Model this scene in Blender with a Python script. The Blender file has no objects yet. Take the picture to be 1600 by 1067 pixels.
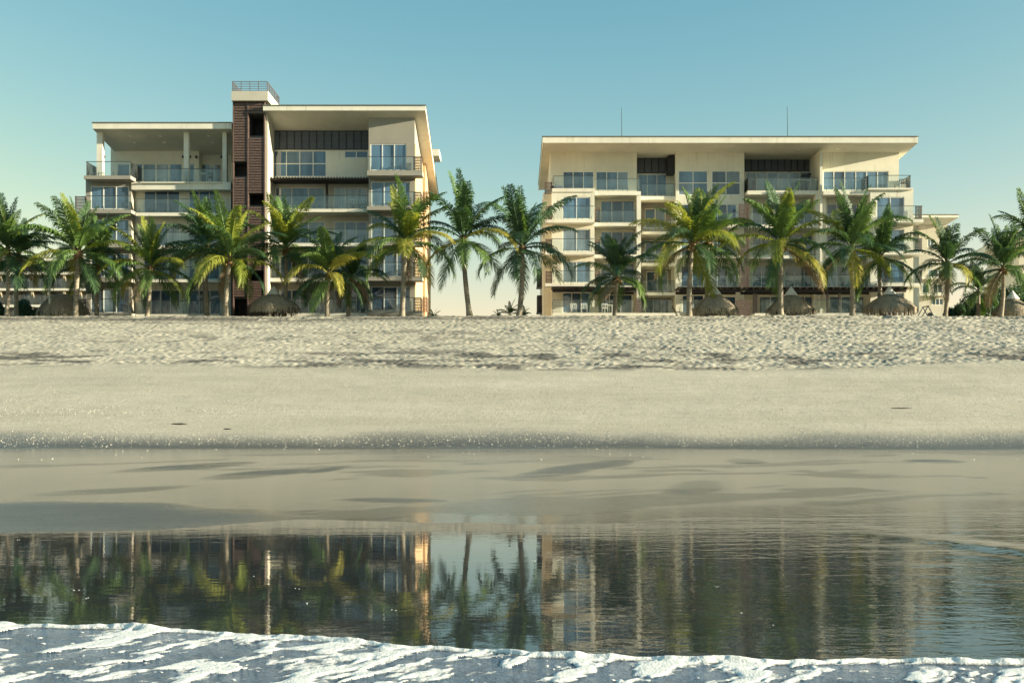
import bpy, math, random
import numpy as np
from mathutils import Vector, Matrix

# ------------------------------------------------------------------ camera, sky, sun, exposure
R = math.radians
scene = bpy.context.scene
COL = scene.collection
F, H, YH = 1800.0, 1.6, 631.0          # focal length in photo pixels, eye height, horizon row

cam = bpy.data.cameras.new('camera')
cam_ob = bpy.data.objects.new('camera', cam)
COL.objects.link(cam_ob)
cam.sensor_width = 36.0
cam.lens = 36.0 * F / 1600.0
cam.shift_y = (YH - 533.5) / 1600.0
cam.clip_start, cam.clip_end = 0.1, 12000
cam_ob.location = (0, 0, H)
cam_ob.rotation_euler = (R(90), 0, 0)
scene.camera = cam_ob

SUN_EL, SUN_AZ = 12.0, 10.0             # azimuth: degrees from +X towards the viewer
world = bpy.data.worlds.new('World')
scene.world = world
world.use_nodes = True
nt = world.node_tree
bg = nt.nodes['Background']
sky = nt.nodes.new('ShaderNodeTexSky')
sky.sky_type = 'NISHITA'
sky.sun_disc = False
sky.sun_elevation = R(SUN_EL)
sky.sun_rotation = R(90 + SUN_AZ)
sky.air_density = 1.0
sky.dust_density = 1.0
sky.ozone_density = 3.0
# overall colour grade of the sky, the same in every direction: one power curve per channel
sep = nt.nodes.new('ShaderNodeSeparateColor')
com = nt.nodes.new('ShaderNodeCombineColor')
nt.links.new(sky.outputs[0], sep.inputs[0])
for ch, gain, power, top in ((0, 0.80, 1.7, 2.15), (1, 0.86, 1.0, 3.5), (2, 0.93, 0.6, 3.5)):
    cl = nt.nodes.new('ShaderNodeMath'); cl.operation = 'MINIMUM'; cl.inputs[1].default_value = top
    pw = nt.nodes.new('ShaderNodeMath'); pw.operation = 'POWER'; pw.inputs[1].default_value = power
    ml = nt.nodes.new('ShaderNodeMath'); ml.operation = 'MULTIPLY'; ml.inputs[1].default_value = gain
    nt.links.new(sep.outputs[ch], cl.inputs[0])
    nt.links.new(cl.outputs[0], pw.inputs[0])
    nt.links.new(pw.outputs[0], ml.inputs[0])
    nt.links.new(ml.outputs[0], com.inputs[ch])
nt.links.new(com.outputs[0], bg.inputs[0])
bg.inputs[1].default_value = 0.103

sun = bpy.data.lights.new('sun', 'SUN')
sun.energy = 4.5
sun.angle = R(0.5)
sun.color = (1.0, 0.89, 0.66)
sun_ob = bpy.data.objects.new('sun', sun)
COL.objects.link(sun_ob)
to_sun = Vector((math.cos(R(SUN_EL)) * math.cos(R(SUN_AZ)), -math.cos(R(SUN_EL)) * math.sin(R(SUN_AZ)), math.sin(R(SUN_EL))))
sun_ob.rotation_euler = (-to_sun).to_track_quat('-Z', 'Y').to_euler()
sun_ob.location = (60, -20, 60)

scene.view_settings.view_transform = 'Standard'
scene.view_settings.look = 'None'
scene.view_settings.gamma = 1.0
scene.view_settings.use_curve_mapping = False
scene.view_settings.exposure = 1.68
scene.render.engine = 'CYCLES'
cy = scene.cycles
cy.use_denoising = True
cy.max_bounces = 10
cy.transparent_max_bounces = 16
cy.diffuse_bounces = 6
cy.glossy_bounces = 4
cy.caustics_reflective = False
cy.caustics_refractive = False

rnd = random.Random(7)
rng = np.random.default_rng(11)

# ------------------------------------------------------------------ materials
def new_mat(name):
    m = bpy.data.materials.new(name)
    m.use_nodes = True
    t = m.node_tree
    return m, t, t.nodes['Principled BSDF'], t.nodes['Material Output']

def node(t, typ, **kw):
    n = t.nodes.new(typ)
    for k, v in kw.items():
        if hasattr(n, k):
            setattr(n, k, v)
        else:
            n.inputs[k].default_value = v
    return n

def coords(t, scale=(1, 1, 1), world_space=True):
    mp = node(t, 'ShaderNodeMapping')
    if world_space:
        g = node(t, 'ShaderNodeNewGeometry')
        t.links.new(g.outputs['Position'], mp.inputs['Vector'])
    else:
        g = node(t, 'ShaderNodeTexCoord')
        t.links.new(g.outputs['Object'], mp.inputs['Vector'])
    mp.inputs['Scale'].default_value = scale
    return mp.outputs[0]

def noise(t, vec, scale, detail=4, rough=0.6, dist=0.0):
    n = node(t, 'ShaderNodeTexNoise')
    n.inputs['Scale'].default_value = scale
    n.inputs['Detail'].default_value = detail
    n.inputs['Roughness'].default_value = rough
    n.inputs['Distortion'].default_value = dist
    t.links.new(vec, n.inputs['Vector'])
    return n.outputs['Fac']

def ramp(t, fac, stops):
    r = node(t, 'ShaderNodeValToRGB')
    e = r.color_ramp.elements
    while len(e) < len(stops):
        e.new(0.5)
    for i, (p, c) in enumerate(stops):
        e[i].position = p
        e[i].color = (c[0], c[1], c[2], 1) if hasattr(c, '__len__') else (c, c, c, 1)
    t.links.new(fac, r.inputs['Fac'])
    return r.outputs['Color']

def mix(t, fac, a, b, blend='MIX'):
    m = node(t, 'ShaderNodeMix')
    m.data_type = 'RGBA'
    m.blend_type = blend
    for key, v in (('Factor', fac), ('A', a), ('B', b)):
        if isinstance(v, bpy.types.NodeSocket):
            t.links.new(v, m.inputs[key])
        elif key == 'Factor':
            m.inputs[key].default_value = v
        else:
            m.inputs[key].default_value = (v[0], v[1], v[2], 1)
    return m.outputs['Result']

def maths(t, op, a, b=0.0, clamp=False):
    m = node(t, 'ShaderNodeMath')
    m.operation = op
    m.use_clamp = clamp
    for i, v in enumerate((a, b)):
        if isinstance(v, bpy.types.NodeSocket):
            t.links.new(v, m.inputs[i])
        else:
            m.inputs[i].default_value = v
    return m.outputs[0]

def bump(t, bsdf, height, strength=0.3, dist=0.02, normal=None):
    b = node(t, 'ShaderNodeBump')
    b.inputs['Strength'].default_value = strength
    b.inputs['Distance'].default_value = dist
    t.links.new(height, b.inputs['Height'])
    if normal is not None:
        t.links.new(normal, b.inputs['Normal'])
    if bsdf is not None:
        t.links.new(b.outputs[0], bsdf.inputs['Normal'])
    return b.outputs[0]

def plain(name, col, rough=0.6, spec=0.4, var=0.15, scale=3.0, metal=0.0):
    m, t, b, o = new_mat(name)
    f = noise(t, coords(t), scale, 3)
    c = ramp(t, f, [(0.3, [x * (1 - var) for x in col]), (0.7, [min(1, x * (1 + var)) for x in col])])
    t.links.new(c, b.inputs['Base Color'])
    b.inputs['Roughness'].default_value = rough
    b.inputs['Specular IOR Level'].default_value = spec
    b.inputs['Metallic'].default_value = metal
    return m

def stucco(name, col, stain=(0.55, 0.5, 0.42), amount=0.5):
    """painted render: blotchy fading, vertical runs of dirt and a fine grain"""
    m, t, b, o = new_mat(name)
    w = coords(t)
    big = noise(t, w, 0.35, 5, 0.6)
    base = ramp(t, big, [(0.3, [x * 0.86 for x in col]), (0.7, [min(1, x * 1.06) for x in col])])
    runs = noise(t, coords(t, (1.6, 1.6, 0.09)), 1.3, 5, 0.7)
    mask = ramp(t, runs, [(0.52, 0.0), (0.72, 1.0)])
    patch = ramp(t, noise(t, w, 0.22, 3), [(0.42, 0.0), (0.62, 1.0)])
    k = maths(t, 'MULTIPLY', mask, patch)
    k = maths(t, 'MULTIPLY', k, amount)
    c = mix(t, k, base, [x * s for x, s in zip(col, stain)])
    t.links.new(c, b.inputs['Base Color'])
    b.inputs['Roughness'].default_value = 0.85
    b.inputs['Specular IOR Level'].default_value = 0.2
    bump(t, b, noise(t, w, 14, 3), 0.25, 0.02)
    return m

M = {}
M['cream'] = stucco('cream_paint', (0.81, 0.775, 0.635), amount=0.9)
M['cream_trim'] = stucco('cream_trim', (0.83, 0.79, 0.66), amount=0.75)
M['taupe'] = stucco('taupe_paint', (0.36, 0.34, 0.285), amount=0.35)
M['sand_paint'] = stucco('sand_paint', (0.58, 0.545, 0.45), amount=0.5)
M['ochre'] = stucco('ochre_wall', (0.60, 0.43, 0.25), amount=0.35)  # warm ochre, only on the corner bay's side and the rear block
M['soffit'] = stucco('soffit_board', (0.66, 0.63, 0.53), amount=0.5)
M['far_wall'] = stucco('far_wall', (0.50, 0.40, 0.27), amount=0.3)
M['roof_metal'] = plain('roof_sheet', (0.17, 0.16, 0.13), 0.6)
M['white'] = plain('white_aluminium', (0.80, 0.78, 0.70), 0.4, var=0.04)
M['brown'] = plain('brown_timber', (0.125, 0.083, 0.068), 0.55, var=0.3, scale=5)
M['dark_brown'] = plain('dark_timber', (0.032, 0.022, 0.018), 0.6, var=0.2)
M['dark'] = plain('dark_metal', (0.022, 0.022, 0.026), 0.5, var=0.1)
M['panel'] = plain('grey_louvre', (0.13, 0.145, 0.165), 0.5, var=0.15, scale=2)
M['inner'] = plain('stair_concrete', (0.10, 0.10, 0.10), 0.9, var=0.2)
M['steel'] = plain('rail_steel', (0.10, 0.105, 0.10), 0.35, metal=0.6)
M['white_plastic'] = plain('white_plastic', (0.72, 0.70, 0.62), 0.5, var=0.05)
M['tarp'] = plain('grey_cover', (0.13, 0.16, 0.19), 0.7, var=0.2)
M['wood'] = plain('weathered_wood', (0.16, 0.11, 0.075), 0.8, var=0.35, scale=8)
M['cap'] = plain('white_cap', (0.80, 0.78, 0.70), 0.6, var=0.08)

def glass(name, col, rough=0.03, ior=1.75, folds=0.0):
    m, t, b, o = new_mat(name)
    w = coords(t, (1, 1, 1))
    if folds:
        f = noise(t, coords(t, (1, 1, 0.02)), 5.0, 2)
        c = ramp(t, f, [(0.35, [x * (1 - folds) for x in col]), (0.65, [x * (1 + folds) for x in col])])
    else:
        f = noise(t, coords(t, (1, 1, 0.25)), 0.8, 2)
        c = ramp(t, f, [(0.35, [x * 0.6 for x in col]), (0.65, [x * 1.3 for x in col])])
    t.links.new(c, b.inputs['Base Color'])
    b.inputs['Roughness'].default_value = rough
    b.inputs['IOR'].default_value = ior
    bump(t, b, noise(t, w, 0.7, 1), 0.06, 0.05)
    return m
M['pane_dark'] = glass('window_glass_dark', (0.05, 0.088, 0.14))
M['pane_blue'] = glass('window_glass_blue', (0.095, 0.175, 0.265))
M['pane_mid'] = glass('window_glass_screen', (0.17, 0.225, 0.27))
M['pane_curtain'] = glass('window_glass_curtain', (0.30, 0.335, 0.34), folds=0.35)
PANES_UP = ['pane_dark'] * 3 + ['pane_blue'] * 7 + ['pane_mid'] * 3 + ['pane_curtain']
PANES_LOW = ['pane_dark'] * 6 + ['pane_blue'] * 3 + ['pane_mid']

def balustrade_glass():
    m, t, b, o = new_mat('balustrade_glass')
    t.nodes.remove(b)
    tr = node(t, 'ShaderNodeBsdfTransparent')
    tr.inputs['Color'].default_value = (0.95, 0.985, 0.985, 1)
    gl = node(t, 'ShaderNodeBsdfGlossy')
    gl.inputs['Roughness'].default_value = 0.04
    df = node(t, 'ShaderNodeBsdfDiffuse')
    df.inputs['Color'].default_value = (0.50, 0.60, 0.60, 1)
    a = node(t, 'ShaderNodeMixShader')
    fr = node(t, 'ShaderNodeFresnel')
    fr.inputs['IOR'].default_value = 1.5
    t.links.new(fr.outputs[0], a.inputs[0])
    s = node(t, 'ShaderNodeMixShader')
    f = ramp(t, noise(t, coords(t), 0.9, 3), [(0.3, 0.015), (0.7, 0.08)])
    t.links.new(f, s.inputs[0])
    t.links.new(tr.outputs[0], s.inputs[1])
    t.links.new(df.outputs[0], s.inputs[2])
    t.links.new(s.outputs[0], a.inputs[1])
    t.links.new(gl.outputs[0], a.inputs[2])
    t.links.new(a.outputs[0], o.inputs[0])
    return m
M['rail_glass'] = balustrade_glass()

def leaf(name, c1, c2, trans=0.35):
    m, t, b, o = new_mat(name)
    oi = node(t, 'ShaderNodeObjectInfo')
    f = noise(t, coords(t, (1, 1, 1), False), 9.0, 3)
    f = maths(t, 'ADD', maths(t, 'MULTIPLY', f, 0.6), maths(t, 'MULTIPLY', oi.outputs['Random'], 0.5))
    c = ramp(t, f, [(0.2, c1), (0.8, c2)])
    t.links.new(c, b.inputs['Base Color'])
    b.inputs['Roughness'].default_value = 0.42
    b.inputs['Specular IOR Level'].default_value = 0.45
    tl = node(t, 'ShaderNodeBsdfTranslucent')
    t.links.new(mix(t, 1.0, c, (1.0, 1.0, 0.55), 'MULTIPLY'), tl.inputs['Color'])
    s = node(t, 'ShaderNodeMixShader')
    s.inputs[0].default_value = trans
    t.links.new(b.outputs[0], s.inputs[1])
    t.links.new(tl.outputs[0], s.inputs[2])
    t.links.new(s.outputs[0], o.inputs[0])
    return m
M['leaf_dark'] = leaf('frond_deep_green', (0.042, 0.095, 0.046), (0.075, 0.145, 0.058))
M['leaf'] = leaf('frond_green', (0.085, 0.165, 0.045), (0.15, 0.24, 0.06))
M['leaf_lime'] = leaf('frond_yellow_green', (0.20, 0.26, 0.04), (0.34, 0.36, 0.06), 0.45)
M['leaf_yellow'] = leaf('frond_yellow_sunlit', (0.33, 0.32, 0.055), (0.46, 0.43, 0.10), 0.4)  # for old yellowed fronds, and for sunlit ones with the light painted in
M['leaf_dead'] = leaf('frond_dry', (0.16, 0.11, 0.06), (0.30, 0.22, 0.13), 0.2)
M['fibre'] = plain('crown_fibre', (0.16, 0.095, 0.05), 0.9, var=0.5, scale=12)
M['nut'] = plain('coconut_husk', (0.20, 0.15, 0.04), 0.6, var=0.5, scale=4)

def bark():
    m, t, b, o = new_mat('palm_bark')
    w = coords(t)
    rings = noise(t, coords(t, (0.6, 0.6, 7)), 1.6, 4, 0.65)
    c = ramp(t, rings, [(0.3, (0.14, 0.12, 0.095)), (0.5, (0.27, 0.235, 0.175)), (0.75, (0.40, 0.345, 0.26))])
    c = mix(t, ramp(t, noise(t, w, 1.1, 3), [(0.45, 0.0), (0.7, 0.6)]), c, (0.11, 0.095, 0.08))
    t.links.new(c, b.inputs['Base Color'])
    b.inputs['Roughness'].default_value = 0.9
    bump(t, b, rings, 0.8, 0.04)
    return m
M['bark'] = bark()

def thatch():
    m, t, b, o = new_mat('palm_thatch')
    oi = node(t, 'ShaderNodeNewGeometry')
    f = noise(t, coords(t, (6, 6, 1.2)), 3.0, 5, 0.7)
    f = maths(t, 'ADD', maths(t, 'MULTIPLY', f, 0.75), maths(t, 'MULTIPLY', oi.outputs['Random Per Island'], 0.35))
    c = ramp(t, f, [(0.25, (0.16, 0.14, 0.115)), (0.5, (0.36, 0.31, 0.24)), (0.85, (0.56, 0.46, 0.32))])
    t.links.new(c, b.inputs['Base Color'])
    b.inputs['Roughness'].default_value = 0.95
    b.inputs['Specular IOR Level'].default_value = 0.1
    return m
M['thatch'] = thatch()

# ------------------------------------------------------------------ mesh helpers
ORIGIN = {}                                   # world position of every thing and part made below

class MB:
    """collects faces of one mesh object, in world coordinates"""
    def __init__(s):
        s.v, s.f = [], []
    def quad(s, *p):
        n = len(s.v)
        s.v += [tuple(q) for q in p]
        s.f.append(tuple(range(n, n + len(p))))
    def box(s, x0, x1, y0, y1, z0, z1, back_drop=0.0):
        n = len(s.v)
        s.v += [(x0, y0, z0), (x1, y0, z0), (x1, y1, z0), (x0, y1, z0), (x0, y0, z1), (x1, y0, z1), (x1, y1, z1 - back_drop), (x0, y1, z1 - back_drop)]
        s.f += [tuple(n + i for i in q) for q in ((0, 3, 2, 1), (4, 5, 6, 7), (0, 1, 5, 4), (1, 2, 6, 5), (2, 3, 7, 6), (3, 0, 4, 7))]
    def bar(s, a, b, w, w2=None, n=4):
        a, b = Vector(a), Vector(b)
        w2 = w if w2 is None else w2
        d = (b - a).normalized()
        u = d.cross(Vector((0, 0, 1)) if abs(d.z) < 0.9 else Vector((1, 0, 0))).normalized()
        k = d.cross(u)
        i0 = len(s.v)
        for p, r in ((a, w), (b, w2)):
            for j in range(n):
                an = 2 * math.pi * (j + 0.5) / n
                s.v.append(tuple(p + u * (r * math.cos(an)) + k * (r * math.sin(an))))
        for j in range(n):
            s.f.append((i0 + j, i0 + (j + 1) % n, i0 + n + (j + 1) % n, i0 + n + j))
        s.f.append(tuple(i0 + n - 1 - j for j in range(n)))
        s.f.append(tuple(i0 + n + j for j in range(n)))
    def tube(s, pts, radii, n=8):
        i0 = len(s.v)
        for i, p in enumerate(pts):
            d = (Vector(pts[min(i + 1, len(pts) - 1)]) - Vector(pts[max(i - 1, 0)])).normalized()
            u = d.cross(Vector((0, 1, 0)) if abs(d.y) < 0.9 else Vector((1, 0, 0))).normalized()
            k = d.cross(u)
            for j in range(n):
                an = 2 * math.pi * j / n
                s.v.append(tuple(Vector(p) + u * (radii[i] * math.cos(an)) + k * (radii[i] * math.sin(an))))
        for i in range(len(pts) - 1):
            for j in range(n):
                a, b = i0 + i * n + j, i0 + i * n + (j + 1) % n
                s.f.append((a, b, b + n, a + n))
        s.f.append(tuple(i0 + n - 1 - j for j in range(n)))
        e = i0 + (len(pts) - 1) * n
        s.f.append(tuple(e + j for j in range(n)))
    def ball(s, c, r, rz=None, n=8, m=5):
        rz = r if rz is None else rz
        i0 = len(s.v)
        for i in range(m + 1):
            th = math.pi * i / m
            for j in range(n):
                an = 2 * math.pi * j / n
                s.v.append((c[0] + r * math.sin(th) * math.cos(an), c[1] + r * math.sin(th) * math.sin(an), c[2] - rz * math.cos(th)))
        for i in range(m):
            for j in range(n):
                a, b = i0 + i * n + j, i0 + i * n + (j + 1) % n
                s.f.append((a, b, b + n, a + n))
    def build(s, name, mat, parent=None, smooth=False, kind=None, origin=None):
        if origin is None:
            xs, ys, zs = zip(*s.v)
            origin = Vector(((min(xs) + max(xs)) / 2, (min(ys) + max(ys)) / 2, min(zs)))
        me = bpy.data.meshes.new(name)
        me.from_pydata([(x - origin[0], y - origin[1], z - origin[2]) for x, y, z in s.v], [], s.f)
        if smooth:
            me.polygons.foreach_set('use_smooth', [True] * len(me.polygons))
        if mat:
            me.materials.append(mat)
        return link(name, me, origin, parent, kind)

def link(name, me, origin, parent=None, kind=None):
    ob = bpy.data.objects.new(name, me)
    COL.objects.link(ob)
    origin = Vector(origin)
    ORIGIN[ob] = origin
    if parent is not None:
        ob.parent = parent
        ob.location = origin - ORIGIN[parent]
    else:
        ob.location = origin
    if kind:
        ob['kind'] = kind
    return ob

def thing(name, label, cat, loc, group=None):
    ob = link(name, None, loc)
    return tag(ob, label, cat, group)

def tag(ob, label, cat, group=None):
    ob['label'] = label
    ob['category'] = cat
    if group:
        ob['group'] = group
    return ob

BOXES = {}
def cbox(name, mat, parent, x0, x1, y0, y1, z0, z1):
    """box part whose mesh is shared with every other box of that size and material"""
    key = (name, mat.name, round(x1 - x0, 2), round(y1 - y0, 3), round(z1 - z0, 2))
    if key not in BOXES:
        b = MB()
        b.box(-(x1 - x0) / 2, (x1 - x0) / 2, -(y1 - y0) / 2, (y1 - y0) / 2, 0, z1 - z0)
        me = bpy.data.meshes.new(name)
        me.from_pydata(b.v, [], b.f)
        me.materials.append(mat)
        BOXES[key] = me
    return link(name, BOXES[key], ((x0 + x1) / 2, (y0 + y1) / 2, z0), parent)

def np_mesh(name, V, Q, mat, kind=None, attrs=None, smooth=True):
    me = bpy.data.meshes.new(name)
    me.vertices.add(len(V))
    me.vertices.foreach_set('co', np.ascontiguousarray(V, dtype=np.float32).ravel())
    k = Q.shape[1]
    me.loops.add(Q.size)
    me.loops.foreach_set('vertex_index', np.ascontiguousarray(Q, dtype=np.int32).ravel())
    me.polygons.add(len(Q))
    me.polygons.foreach_set('loop_start', np.arange(0, Q.size, k, dtype=np.int32))
    me.update(calc_edges=True)
    me.polygons.foreach_set('use_smooth', np.full(len(Q), smooth))
    for an, av in (attrs or {}).items():
        a = me.attributes.new(an, 'FLOAT', 'POINT')
        a.data.foreach_set('value', np.ascontiguousarray(av, dtype=np.float32).ravel())
    me.materials.append(mat)
    return link(name, me, (0, 0, 0), None, kind)

def grid_quads(nr, nc):
    i = np.arange(nr * nc).reshape(nr, nc)
    return np.stack([i[:-1, :-1], i[:-1, 1:], i[1:, 1:], i[1:, :-1]], -1).reshape(-1, 4)

def vnoise(x, y, seed):
    xi, yi = np.floor(x).astype(np.int64), np.floor(y).astype(np.int64)
    fx, fy = x - xi, y - yi
    fx, fy = fx * fx * (3 - 2 * fx), fy * fy * (3 - 2 * fy)
    def h(a, b):
        n = (a * 374761393 + b * 668265263 + seed * 1442695041) & 0x7fffffff
        n = ((n ^ (n >> 13)) * 1274126177) & 0x7fffffff
        return ((n ^ (n >> 16)) & 0xffff) / 65535.0
    return (h(xi, yi) * (1 - fx) + h(xi + 1, yi) * fx) * (1 - fy) + (h(xi, yi + 1) * (1 - fx) + h(xi + 1, yi + 1) * fx) * fy

def fbm(x, y, seed, octv=4, gain=0.5):
    s, a, tot = 0, 1.0, 0
    for o in range(octv):
        s = s + a * vnoise(x * 2 ** o + 17.3 * o, y * 2 ** o + 5.1 * o, seed + o)
        tot += a
        a *= gain
    return s / tot

def sstep(a, b, x):
    t = np.clip((x - a) / (b - a), 0, 1)
    return t * t * (3 - 2 * t)

def X(px, D):
    return (px - 800.0) * D / F

def Z(py, D):
    return H + (YH - py) * D / F

# ------------------------------------------------------------------ beach: one sheet from under the sea to the far horizon
CREST, D0 = 86.0, 42.0
GZ = 8.15                                      # level of the ground behind the crest

def beach_profile(y):
    toe = np.interp(y, [-400, -20, 4, 9, 12.5, 14.6, 17, 25, 40, 42, 44, 50, 60, 72, 82, CREST - 0.7, CREST, CREST + 1.5, 200, 6000],
                    [-9, -1.2, -0.30, -0.10, -0.04, -0.004, 0.012, 0.022, 0.04, 0.06, 0.42, 1.46, 3.28, 5.50, 7.32, 7.98, GZ, GZ + 0.02, GZ, GZ - 2])
    return toe

def shore_line(x):
    """how far up the film of water reaches"""
    return np.interp(x, [-60, -8, -5, -3.2, -1, 1.5, 4, 7, 12, 60], [14.3, 14.6, 15.0, 15.2, 15.1, 15.2, 16.5, 18.0, 17.0, 17.0])

def build_beach():
    xf = np.arange(-46, 46.01, 0.11)
    xo = 46 * 1.22 ** np.arange(1, 22)
    xs = np.concatenate([-xo[::-1], xf, xo])
    ys = np.concatenate([[-400, -150, -60, -20, -5], np.arange(0, 12, 1.0), np.arange(12, 44, 0.2), np.arange(44, 60, 0.2), np.arange(60, 87.5, 0.10),
                         [88, 90, 94, 100, 110, 130, 160, 220, 320, 600, 1200, 2500, 6000]])
    Xg, Yg = np.meshgrid(xs, ys)
    sh = shore_line(Xg) - 15.0
    near = np.clip((30 - Yg) / 16, 0, 1)
    Zg = beach_profile(np.where(Yg < 30, Yg - sh * near * (Yg > 8), Yg))
    flat = sstep(13, 15, Yg) * (1 - sstep(40, 43, Yg))
    # the shore contour is uneven, the swash flat is nearly a mirror
    Zg += flat * (fbm(Xg * 0.35, Yg * 0.22, 3, 3) - 0.5) * 0.016
    # faint swells of the dry slope
    slope = sstep(43, 48, Yg) * (1 - sstep(CREST - 0.5, CREST + 2, Yg))
    Zg += slope * (fbm(Xg * 0.06, Yg * 0.12, 9, 3) - 0.5) * 0.35
    Zg += slope * (fbm(Xg * 0.9, Yg * 0.9, 21, 3) - 0.5) * 0.03
    # churned zone above the last tide: thousands of footprints
    edge = 61.5 + (fbm(Xg * 0.05, Xg * 0 + 3, 31, 3) - 0.5) * 5 + np.interp(Xg, [-45, 0, 45], [0.0, -0.6, 1.2])
    churn = sstep(-0.7, 1.2, Yg - edge) * (1 - sstep(CREST + 1, CREST + 6, Yg))
    foot = np.zeros_like(Zg)
    ix0, iy0 = np.searchsorted(xs, -46), np.searchsorted(ys, 60)
    n = 42000
    fx, fy = rng.uniform(-45.5, 45.5, n), rng.uniform(60.2, 87, n)
    for a, b in zip(fx, fy):
        r, sy = rng.uniform(0.09, 0.18), rng.uniform(0.8, 1.5)
        dep = rng.uniform(0.008, 0.034)
        i, j = int((a + 46) / 0.11) + ix0, iy0 + int((b - 60) / 0.10)
        sl = np.s_[max(j - 6, 0):j + 7, i - 5:i + 6]
        q = ((Xg[sl] - a) / r) ** 2 + ((Yg[sl] - b) / (r * sy)) ** 2
        foot[sl] += -dep * np.exp(-q) + dep * 0.55 * np.exp(-((np.sqrt(q) - 1.5) / 0.45) ** 2)
    foot += (fbm(Xg * 1.7, Yg * 1.5, 41, 3) - 0.5) * 0.05 + (fbm(Xg * 0.45, Yg * 0.4, 45, 2) - 0.5) * 0.07
    foot *= np.interp(Xg, [-45, -5, 20, 45], [0.75, 0.85, 1.25, 1.35])
    Zg += churn * foot
    # the crest is a small broken scarp
    crest = np.exp(-((Yg - CREST + 0.6) / 0.8) ** 2)
    Zg += crest * (fbm(Xg * 1.2, Yg * 1.5, 51, 4) - 0.62) * 0.22
    # how wet each spot is, and where a film of water lies on it
    wob = (fbm(Xg * 0.25, Yg * 0.25, 61, 4) - 0.5)
    wet = 1 - sstep(41.6, 45.5, Yg + wob * 2.2)
    wet = np.maximum(wet, 0.0)
    film = (1 - sstep(39.0, 41.2, Yg + wob * 2.5)) * np.ones_like(Zg)
    streak = fbm(Xg * 0.35 + Yg * 0.08, Yg * 0.9 - Xg * 0.25, 65, 4)
    film = film * (1 - 0.13 * sstep(0.55, 0.68, fbm(Xg * 0.28 + 3 + wob * 2, Yg * 0.55 - Xg * 0.22 + wob * 2, 67, 5)))
    def patch(px, py, wx, wy, tilt, k=1.0):
        d = F * (H - 0.02) / (py - YH)
        ddy = d * d / (F * H)
        cx, cy, sx, sy = X(px, d), d, wx * d / F, wy * ddy
        u = (Xg - cx) + wob * sx * 0.8
        v = (Yg - cy) - tilt * (Xg - cx) + wob * sy * 1.6
        q = (u / sx) ** 2 + (v / sy) ** 2
        return k * (1 - sstep(0.25, 1.5, q))
    for p in ((275, 732, 70, 6, 1.1), (385, 744, 75, 8, 1.6, 0.9), (860, 740, 60, 5, 1.2, 0.7), (920, 728, 90, 6, 2.0, 0.7), (1085, 763, 60, 8, 1.6, 0.45),
              (500, 736, 26, 5, 2.5, 0.8), (1460, 720, 45, 3, 0.3, 0.8), (1165, 721, 30, 4, 0.4, 0.6), (180, 765, 90, 5, 0.6, 0.35), (620, 780, 80, 3, -0.2, 0.6)):
        film = np.minimum(film, 1 - patch(*p) * (0.22 + 0.50 * sstep(0.40, 0.62, streak)))
    bank = patch(60, 806, 330, 24, -0.12, 1.0) * (Xg < 2)
    film = np.minimum(film, 1 - 0.85 * bank)
    Zg += bank * 0.012
    debris_shade = np.clip(churn * sstep(0.52, 0.66, fbm(Xg * 0.5, Yg * 0.9, 71, 4)) * (1 - sstep(66, 70, Yg)), 0, 1)
    debris_shade = np.maximum(debris_shade, 1.0 * np.exp(-((Yg - CREST + 1.4) / 1.5) ** 2) * sstep(0.26, 0.46, fbm(Xg * 0.5, Yg * 1.1, 75, 4)) * (1 - sstep(-5, 25, Xg)))  # left part of the crest: shade of the scarp edge painted as dark sand
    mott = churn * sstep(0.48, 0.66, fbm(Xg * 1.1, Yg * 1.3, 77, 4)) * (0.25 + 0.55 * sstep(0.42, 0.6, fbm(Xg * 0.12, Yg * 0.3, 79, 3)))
    debris_shade = np.maximum(debris_shade, 0.75 * mott)
    V = np.stack([Xg, Yg, Zg], -1).reshape(-1, 3)
    return np_mesh('beach', V, grid_quads(len(ys), len(xs)), sand_material(), 'structure', {'wet': wet, 'film': film, 'debris_shade': debris_shade, 'churn': churn})

def attr(t, name):
    a = node(t, 'ShaderNodeAttribute')
    a.attribute_name = name
    return a.outputs['Fac']

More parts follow.
